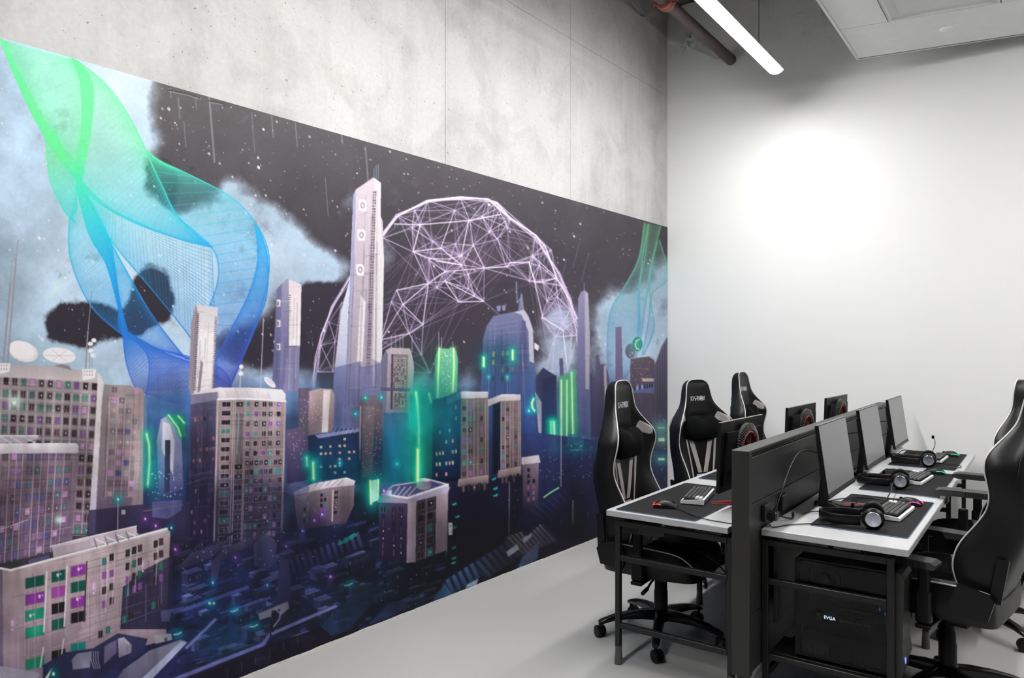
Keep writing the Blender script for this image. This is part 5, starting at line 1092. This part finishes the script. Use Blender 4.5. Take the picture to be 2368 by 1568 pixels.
    for x, y in ((8, 848), (206, 862)): 
        K.poly([(x-16, y-8), (x+16, y-8), (x+14, y+12), (x-14, y+18)], (236, 230, 234))
        for k in range(8): K.rect(x-12+(k % 4)*6, y-5+(k//4)*8, x-9+(k % 4)*6, y-1+(k//4)*8, (170, 158, 166))
    K.tex(B, 60, 60)
    K.ell(54, 813, 35, 23, (228, 218, 222), 1, .32); K.ell(50, 809, 31, 20, (240, 232, 236), .9, .32); K.line((40, 830), (41, 842), 3, (180, 168, 176))
    K.ell(137, 822, 38, 18, (238, 230, 234), 1, .12); 
    for t in range(6): K.line((137, 823), (137+34*math.cos(t*1.05), 822+15*math.sin(t*1.05)), 1.2, (196, 184, 192), .9)
    K.poly([(126, 846), (142, 842), (160, 846), (166, 856)], (140, 130, 138))
    for p, q, w in (((42, 556), (37, 600), 1.6), ((37, 600), (18, 836), 3.6), ((28, 612), (24, 655), 1.4), ((24, 655), (8, 836), 4), ((212, 674), (203, 770), 1.8), ((203, 768), (198, 852), 3.4), ((207, 800), (207, 850), 2), ((213, 800), (213, 850), 1.6)): K.line(p, q, w, (150, 138, 152), .95)
    for x, y in ((217, 787), (209, 795), (210, 811), (215, 822)): K.ell(x, y, 6, 5, (238, 232, 236))
    # narrow residential tower next to it
    B2 = [(258, 893), (318, 896), (306, 1150), (246, 1150)]
    K.poly([(241, 889), (302, 892), (328, 898), (341, 926), (337, 1060), (331, 1168), (222, 1180), (236, 930)], ((148, 136, 140), (150, 134, 138), (140, 122, 132), (110, 92, 118)))
    K.poly([(303, 892), (328, 898), (341, 926), (331, 1168), (305, 1168), (316, 930)], ((168, 152, 152), (150, 132, 138)), .8)
    K.grid(B2, [.12, .42, .7, .95], lin(.03, .97, 11), .2, .05, [(74, 84, 140), (180, 140, 150), (196, 140, 190), (120, 110, 118), (150, 150, 150), (110, 90, 100)], .9, .95)
    for u in (-.04, .27, .56, .84): K.line(K.at(B2, u, .1), K.at(B2, u, 1), 1.6, (200, 186, 186), .8)
    K.tex([(244, 895), (335, 900), (325, 1160), (232, 1165)], 30, 30)
    K.poly([(332, 915), (345, 920), (440, 900), (440, 1230), (330, 1230)], ((70, 120, 190), (40, 110, 160), (30, 50, 110), (40, 34, 80)), .55)
    K.poly([(372, 970), (388, 960), (412, 975), (420, 1010), (424, 1130), (368, 1150), (362, 1020)], ((176, 180, 206), (130, 136, 180), (70, 72, 124))); K.poly([(376, 975), (392, 980), (404, 1020), (400, 1100), (374, 1040)], (226, 222, 236), .8); K.poly([(382, 1018), (394, 1018), (392, 1140), (380, 1140)], (56, 56, 92))
    K.poly([(388, 960), (424, 962), (430, 1010), (418, 1008)], (40, 170, 120), .8); K.neon([(390, 960), (412, 990), (418, 1008)], 2.6, r=7); K.neon([(412, 962), (426, 978)], 2.6, r=7)
    K.neon([(339, 1004), (345, 1030), (346, 1070), (342, 1120)], 3.6, r=13, g=(20, 190, 130), k=.7); K.tint(356, 1090, 22, 70, (10, 140, 160), .45); K.lights(334, 1090, 420, 1180, 44, [(150, 250, 240), (220, 235, 255)], 1.6)
    K.poly([(206, 1180), (330, 1166), (440, 1160), (440, 1260), (200, 1240)], ((66, 56, 96), (44, 36, 72)), .85); K.poly([(352, 1160), (420, 1156), (420, 1180), (388, 1200), (352, 1196)], (92, 94, 150), .8); K.path([(332, 1182), (424, 1168)], 2, (120, 110, 100), .9)
    K.line((273, 1158), (272, 1225), 1.6, (205, 195, 210)); K.orb(273, 1155, r=10, core=(225, 255, 225)); K.rect(281, 1179, 290, 1190, (200, 196, 190), .8)
    # lower-left flat block
    B1 = [(-60, 1046), (181, 1047), (166, 1265), (-70, 1320)]
    K.poly(B1, ((140, 122, 132), (128, 106, 124), (112, 92, 118), (98, 78, 110)))
    K.grid(B1, [.1, .2, .3, .385, .44, .54, .615, .68, .745, .82, .9], lin(.04, .95, 8), .048, .062, [(118, 92, 134), (196, 150, 196), (88, 92, 146), (84, 118, 130), (110, 86, 104), (120, 100, 112), (104, 82, 100), (128, 98, 122), (140, 104, 150)], .92, .95, (96, 76, 98))
    for u in (.05, .15, .25, .34, .41, .47, .58, .65, .72, .79, .87): K.line(K.at(B1, u, .0), K.at(B1, u, 1), 1.7, (208, 190, 200), .8)
    K.line(K.at(B1, 0, .74), K.at(B1, .55, .64), 1.6, (226, 214, 224), .9)
    K.poly([(-60, 1026), (176, 1024), (182, 1032), (181, 1048), (-60, 1050)], ((250, 246, 250), (206, 196, 208))); K.poly([(-60, 1006), (88, 1007), (88, 1014), (60, 1024), (-60, 1024)], (190, 178, 192)); K.path([(-40, 1008), (87, 1008)], 3, (244, 240, 244))
    for x in (0, 24, 55): K.line((x, 1010), (x+26, 1025), 2, (236, 230, 238))
    K.tex(B1, 50, 40)
    K.glow(34, 932, 16, 18, (190, 255, 230), .8); K.ell(33, 932, 4, 4, (245, 255, 245)); K.glow(135, 1202, 9, 9, (170, 255, 230), .8)
    # ---- front-left block
    K.poly([(-60, 1300), (0, 1312), (25, 1318), (386, 1222), (394, 1230), (390, 1320), (384, 1480), (240, 1520), (100, 1570), (0, 1640), (-60, 1640)], ((190, 174, 178), (176, 154, 162), (152, 132, 146), (120, 104, 126)))
    K.poly([(398, 1285), (332, 1318), (284, 1358), (278, 1455), (400, 1455)], ((62, 54, 84), (40, 34, 66)), .88)
    K.poly([(-60, 1312), (6, 1312), (8, 1640), (-60, 1640)], (84, 70, 106), .6)
    z = lambda x, y: (x/4.041, 1180+y/4.041)
    def zw(x0, y0, x1, y1, c, sk=-.22):
        P = [z(x0, y0-sk*0), z(x1, y0+(x1-x0)*sk), z(x1, y1+(x1-x0)*sk), z(x0, y1)]; K.poly([z(x0-8, y0-6), z(x1+8, y0-6+(x1-x0)*sk), z(x1+8, y1+8+(x1-x0)*sk), z(x0-8, y1+8)], (126, 108, 118), .7); K.poly(P, c)
        m = [(P[0][k]+P[1][k])/2 for k in (0, 1)], [(P[3][k]+P[2][k])/2 for k in (0, 1)]; K.line(m[0], m[1], 1.3, (190, 176, 176), .8)
    K.tex([(10, 1325), (386, 1230), (384, 1420), (10, 1560)], 60, 50, .18)
    g1, g2, pu, bk = (20, 92, 80), (30, 140, 112), (136, 52, 152), (34, 26, 32)
    for x0, x1, ys, cs in ((240, 412, (640, 795, 945, 1105, 1400), (g1, pu, g2, g2, g2)), (485, 608, (580, 728, 880, 1030, 1320), (g1, (160, 70, 160), bk, g1, bk)), (664, 798, (530, 680, 825, 965, 1255), (pu, g1, pu, bk, (20, 130, 130)))):
        for y, c in zip(ys, cs): zw(x0, y, x1, y+95, c)
    for (x, y) in ((540, 605), (735, 550), (722, 830), (370, 805), (285, 985)):
        K.ell(*z(x, y), 3, 4.5, (236, 206, 240), .9); K.ell(*z(x+26, y-10), 1.6, 2.4, (226, 190, 236), .9)
    for x, y0 in ((438, 575), (628, 525), (597, 1205), (405, 1285)): K.line(z(x, y0), z(x-28, y0+(560 if y0 < 900 else 180)), 3, (232, 222, 226))
    K.line(z(812, 480), z(785, 1040), 3, (70, 54, 66))
    for cx, ys in ((975, (480, 610, 750, 880)), (1045, (440, 590, 715, 845)), (1195, (400, 525, 650, 760)), (1255, (375, 500, 618, 738)), (1308, (355, 480, 595, 710)), (1458, (315, 430, 545, 650)), (1506, (295, 408, 520, 630)), (940, (1160,)), (1010, (1120,)), (1165, (1020,)), (1225, (985,)), (1435, (890,)), (1480, (865,))):
        for y in ys:
            q = [z(cx-20, y-30), z(cx+20, y-38), z(cx+18, y+30), z(cx-22, y+38)]; K.poly(q, [bk, (70, 44, 50), (44, 36, 46), (40, 110, 100), (130, 70, 150)][rg.integers(5)]); K.line(z(cx, y-34), z(cx-2, y+34), 1, (160, 146, 150), .8)
    for x, y0, y1 in ((1010, 420, 950), (1075, 400, 880), (1220, 370, 800), (1285, 350, 760), (1480, 280, 690)): K.line(z(x, y0), z(x-25, y1), 1.8, (216, 204, 206), .8)
    K.path([z(-80, 530), z(20, 545), z(100, 560), z(1560, 172)], 5, (250, 246, 250)); K.poly([z(490, 345), z(730, 275), z(1275, 150), z(1280, 210), z(1300, 225), z(500, 440)], (196, 180, 190))
    for k in range(6): K.line(z(500, 360+k*14), z(840, 285+k*13), 1.2, (120, 104, 122), .8)
    for k in range(4): K.line(z(880+k*100, 265-k*20), z(1010+k*95, 320-k*22), 2.6, (246, 240, 246)); K.line(z(880+k*100, 265-k*20), z(905+k*100, 345-k*24), 3, (110, 96, 116), .8)
    K.path([z(470, 340), z(730, 272), z(1275, 148)], 2.4, (246, 242, 248)); K.poly([z(265, 470), z(460, 410), z(460, 450), z(265, 500)], (92, 84, 130), .8)
    for x, y, v in ((115, 1060, 1), (875, 715, 1), (1335, 510, .8)): K.glow(*z(x, y), 7, 12, (190, 60, 200), .7*v); K.line(z(x, y-25), z(x, y+20), 2.4, (250, 226, 250)); K.ell(*z(x, y+60), 2.6, 2, (200, 240, 220))
    # bottom-left street
    K.poly([z(-200, 1560), z(0, 1455), z(380, 1520), z(300, 1700), z(-200, 1750)], (150, 146, 164)); K.poly([z(400, 1450), z(600, 1330), z(870, 1290), z(1100, 1150), z(1380, 1200), z(1340, 1330), z(900, 1560), z(400, 1600)], ((58, 58, 104), (44, 44, 84)))
    K.poly([z(670, 1400), z(720, 1340), z(850, 1320), z(840, 1470), z(680, 1490)], (132, 128, 152)); K.poly([z(975, 1270), z(1090, 1210), z(1090, 1330), z(970, 1440)], (120, 110, 146)); K.poly([z(1100, 1200), z(1160, 1185), z(1230, 1260), z(1225, 1330), z(1110, 1380)], ((190, 182, 200), (140, 132, 160)))
    for k in range(6): K.line(z(1180, 1265+k*14), z(1225, 1255+k*13), 1.2, (90, 82, 110))
    for k in range(4): K.path([z(850+k*22, 1320), z(850+k*22, 1400), z(880+k*18, 1480)], 1.6, (190, 184, 204), .9)
    K.poly([z(1150, 1490), z(1400, 1310), z(1690, 1210), z(1750, 1230), z(1330, 1620), z(1050, 1650)], ((150, 146, 164), (96, 92, 120)), .9); K.poly([z(1690, 1225), z(1745, 1240), z(1400, 1600), z(1330, 1570)], (176, 180, 214))
    K.poly([z(1440, 1165), z(1600, 1150), z(1610, 1210), z(1450, 1250)], (166, 158, 166)); K.ell(*z(1550, 1208), 4, 5, (96, 88, 100)); K.poly([z(1500, 940), z(1740, 900), z(1600, 960), z(1580, 1040), z(1510, 1040)], (104, 104, 150), .7)
    K.orb(*z(500, 1530), (0, 150, 150), 14, (190, 255, 220)); K.poly([z(400, 1600), z(486, 1475), z(440, 1600)], (236, 236, 240))
    # highway beams and car lights over the street
    zz = lambda x, y: (400+x/3.0875, 1060+y/3.0875)
    for P, c in (([(0, 1090), (100, 1060), (540, 905), (545, 930), (110, 1085), (0, 1110)], (84, 88, 150)), ([(85, 1350), (300, 1140), (318, 1150), (98, 1365)], (128, 132, 190)), ([(0, 1568), (630, 1320), (690, 1240), (692, 1275), (650, 1345), (120, 1568)], (112, 112, 176)), ([(700, 1240), (1160, 1045), (1180, 1060), (705, 1265)], (132, 132, 186)), ([(330, 1100), (700, 985), (700, 1000), (340, 1115)], (84, 88, 150))): K.poly([zz(*p) for p in P], c, .9)
    K.poly([zz(*p) for p in [(610, 1110), (690, 1075), (820, 1020), (830, 1070), (770, 1120), (740, 1160), (690, 1130), (620, 1155)]], (150, 142, 152)); K.poly([zz(*p) for p in [(705, 1090), (765, 1075), (770, 1150), (720, 1240), (690, 1240)]], (36, 30, 48)); K.path([zz(735, 1080), zz(765, 1105), zz(762, 1145), zz(720, 1200)], 3, (170, 170, 196))
    K.poly([zz(*p) for p in [(0, 1600), (620, 1350), (1240, 1150), (1240, 1275), (480, 1620)]], (24, 16, 34), .8); K.poly([zz(*p) for p in [(1060, 1200), (1180, 1050), (1400, 900), (1560, 930), (1400, 1060), (1250, 1230), (1130, 1270)]], ((30, 52, 84), (40, 70, 112)), .7)
    for k in range(6): K.line(zz(390+k*100, 1570-k*50), zz(390+k*100, 1510-k*50), 1.2, (110, 106, 130), .8)
    K.poly([zz(*p) for p in [(1400, 1180), (1540, 1030), (1640, 1010), (1680, 1060), (1600, 1110), (1400, 1190)]], ((52, 62, 112), (58, 66, 120)), .8)
    for x, y in ((277, 1035), (440, 1085), (580, 1195), (35, 1250), (1255, 900)):
        K.tint(*zz(x, y), 16, 13, (0, 150, 180), .75); K.path([zz(x-28, y+8), zz(x, y+6), zz(x+24, y-8)], 2.6, (180, 255, 200)) if x != 277 else [K.ell(*zz(x+d, y), 3, 3.4, (225, 255, 170)) for d in (-15, 15)]
    for x, y, c in ((285, 888, (0, 150, 190)), (672, 905, (20, 110, 200)), (1125, 845, (150, 40, 170)), (445, 708, (150, 40, 170)), (808, 628, (120, 60, 200)), (1010, 445, (130, 50, 180)), (925, 518, (80, 90, 210)), (20, 655, (150, 50, 170)), (1065, 400, (140, 50, 170)), (1505, 232, (140, 50, 170))): K.orb(*zz(x, y), c, 9, (225, 240, 255))
    for x, y, c in ((336, 448, 0), (360, 1216, 0), (396, 1221, 1), (405, 1270, 0)): K.orb(x, y if y > 600 else 1200, (120, 40, 150) if c == 0 else (0, 120, 160), 8)
    # translucent blue shadow bowls over the middle
    sh = mask([[(425, 1130), (470, 1108), (600, 1105), (700, 1150), (770, 1240), (760, 1330), (430, 1330)]], 14, 20, 40)[..., None]
    C[:] = C*(1-.40*sh)+.40*sh*np.array([32, 34, 72], np.float32)/255
    K.path([(430, 1120), (480, 1104), (600, 1108), (690, 1150), (740, 1190)], 1.6, (80, 110, 170), .6)
    K.tint(520, 1400, 150, 90, (16, 44, 110), .3); K.tint(700, 1340, 120, 90, (20, 30, 80), .3); K.tint(900, 1380, 120, 70, (8, 30, 44), .4); K.tint(520, 1480, 60, 40, (10, 90, 120), .35)
    K.lights(420, 1180, 660, 1330, 40, [(230, 190, 220), (150, 230, 240)], 1.3); K.lights(680, 1180, 1000, 1400, 24, [(150, 230, 240), (220, 200, 230)], 1.2)
    K.tint(1120, 1240, 120, 60, (8, 8, 20), .55); K.tint(1290, 1230, 90, 60, (10, 10, 26), .45); K.tint(1420, 1180, 70, 80, (24, 32, 80), .4)
    st = K.noise(40, 61, 4); jj = np.clip((np.arange(K.H)*.16).astype(int), 0, K.H-1); st = st[jj]                    # vertical brush streaks
    lowm = np.clip((PY-820)/120, 0, 1)
    C[:] = C*(1+lowm*(.60*(st-.5)+.36*(n3-.5)))[..., None]
    C[:] = C*(.975+.05*K.noise(5, 77, 2)[..., None])
    C[:] = C*(.76+.32*np.clip(C.mean(-1, keepdims=True)*2.3, 0, 1))
    np.clip(C, 0, 1, out=C)
    return K
# ---------------------------------------------------------------- the mural: a flat print on the concrete wall
MZ0, MZ1, MOFF = .010, 2.667, .006
def build_mural():
    K = paint_mural()
    fw = np.array([-math.sin(YAW), math.cos(YAW)]); rt = np.array([math.cos(YAW), math.sin(YAW)])
    # columns and rows of the sheet; finer where the print is seen larger
    xs = np.concatenate([np.arange(-300, -16, 14.), np.arange(-16, 1543.6, 1.45), [1543.6]])
    dv = fw[None]+((xs-1184)/CAM_F)[:, None]*rt[None]
    d = (WX+MOFF)/(dv[:, 0]-WS*dv[:, 1]); Y = d*dv[:, 1]; keep = Y < YB-.004; xs, d, Y = xs[keep], d[keep], Y[keep]
    yt = CAM_HOR-(MZ1-CAM_H)/d*CAM_F; yb = CAM_HOR-(MZ0-CAM_H)/d*CAM_F
    rows = np.concatenate([np.arange(int(yt.min())-2, 1570, 1.45), np.arange(1570, yb.max()+14, 14.)])
    G = np.clip(rows[None], yt[:, None], yb[:, None])                       # columns x rows
    Z = CAM_H-(G-CAM_HOR)/CAM_F*d[:, None]
    nx, ny = G.shape
    V = np.stack([np.broadcast_to((WX+WS*Y+MOFF)[:, None], G.shape), np.broadcast_to(Y[:, None], G.shape), Z], -1).reshape(-1, 3)
    idx = np.arange(nx*ny).reshape(nx, ny)
    ext = np.maximum(G[:-1, 1:]-G[:-1, :-1], G[1:, 1:]-G[1:, :-1]) > 1e-4
    q = np.stack([idx[:-1, :-1], idx[:-1, 1:], idx[1:, 1:], idx[1:, :-1]], -1)[ext]
    used = np.unique(q); remap = np.full(nx*ny, -1); remap[used] = np.arange(len(used)); q = remap[q]; Vu = V[used]
    # colour of the print at each point (artwork continues mirrored beyond its left edge)
    X = np.broadcast_to(xs[:, None], G.shape).reshape(-1)[used]; Yp = G.reshape(-1)[used]
    X = np.where(X < Print.X0+2, 2*(Print.X0+2)-X, X); Yp = np.where(Yp > 1630, 3260-Yp, Yp)
    u = np.clip((X-Print.X0)*Print.S, 0, K.W-1.001); v = np.clip((Yp-Print.Y0)*Print.S, 0, K.H-1.001)
    i, j = u.astype(int), v.astype(int); fu, fv = (u-i)[:, None], (v-j)[:, None]; C = K.C
    c = (C[j, i]*(1-fu)+C[j, i+1]*fu)*(1-fv)+(C[j+1, i]*(1-fu)+C[j+1, i+1]*fu)*fv
    c = np.where(c > .04045, ((c+.055)/1.055)**2.4, c/12.92)*INK
    me = bpy.data.meshes.new('wall_mural'); n = len(used); me.vertices.add(n); me.vertices.foreach_set('co', Vu.astype(np.float32).ravel())
    me.loops.add(q.size); me.loops.foreach_set('vertex_index', q.astype(np.int32).ravel()); me.polygons.add(len(q)); me.polygons.foreach_set('loop_start', np.arange(0, q.size, 4, dtype=np.int32)); me.update(calc_edges=True)
    at = me.color_attributes.new('print', 'FLOAT_COLOR', 'POINT'); at.data.foreach_set('color', np.concatenate([np.clip(c, 0, 1), np.ones((n, 1))], 1).astype(np.float32).ravel())
    m = bpy.data.materials.new('printed_vinyl'); m.use_nodes = True; N, L, b = wire(m)
    a = N.new('ShaderNodeAttribute'); a.attribute_name = 'print'; L.new(a.outputs['Color'], b.inputs['Base Color']); b.inputs['Roughness'].default_value = .55; b.inputs['Specular IOR Level'].default_value = .2
    me.materials.append(m); o = bpy.data.objects.new('wall_mural', me); COL.objects.link(o)
    return tag(o, 'large printed mural of a neon night city on the concrete wall', 'mural')
INK = .80
build_mural()
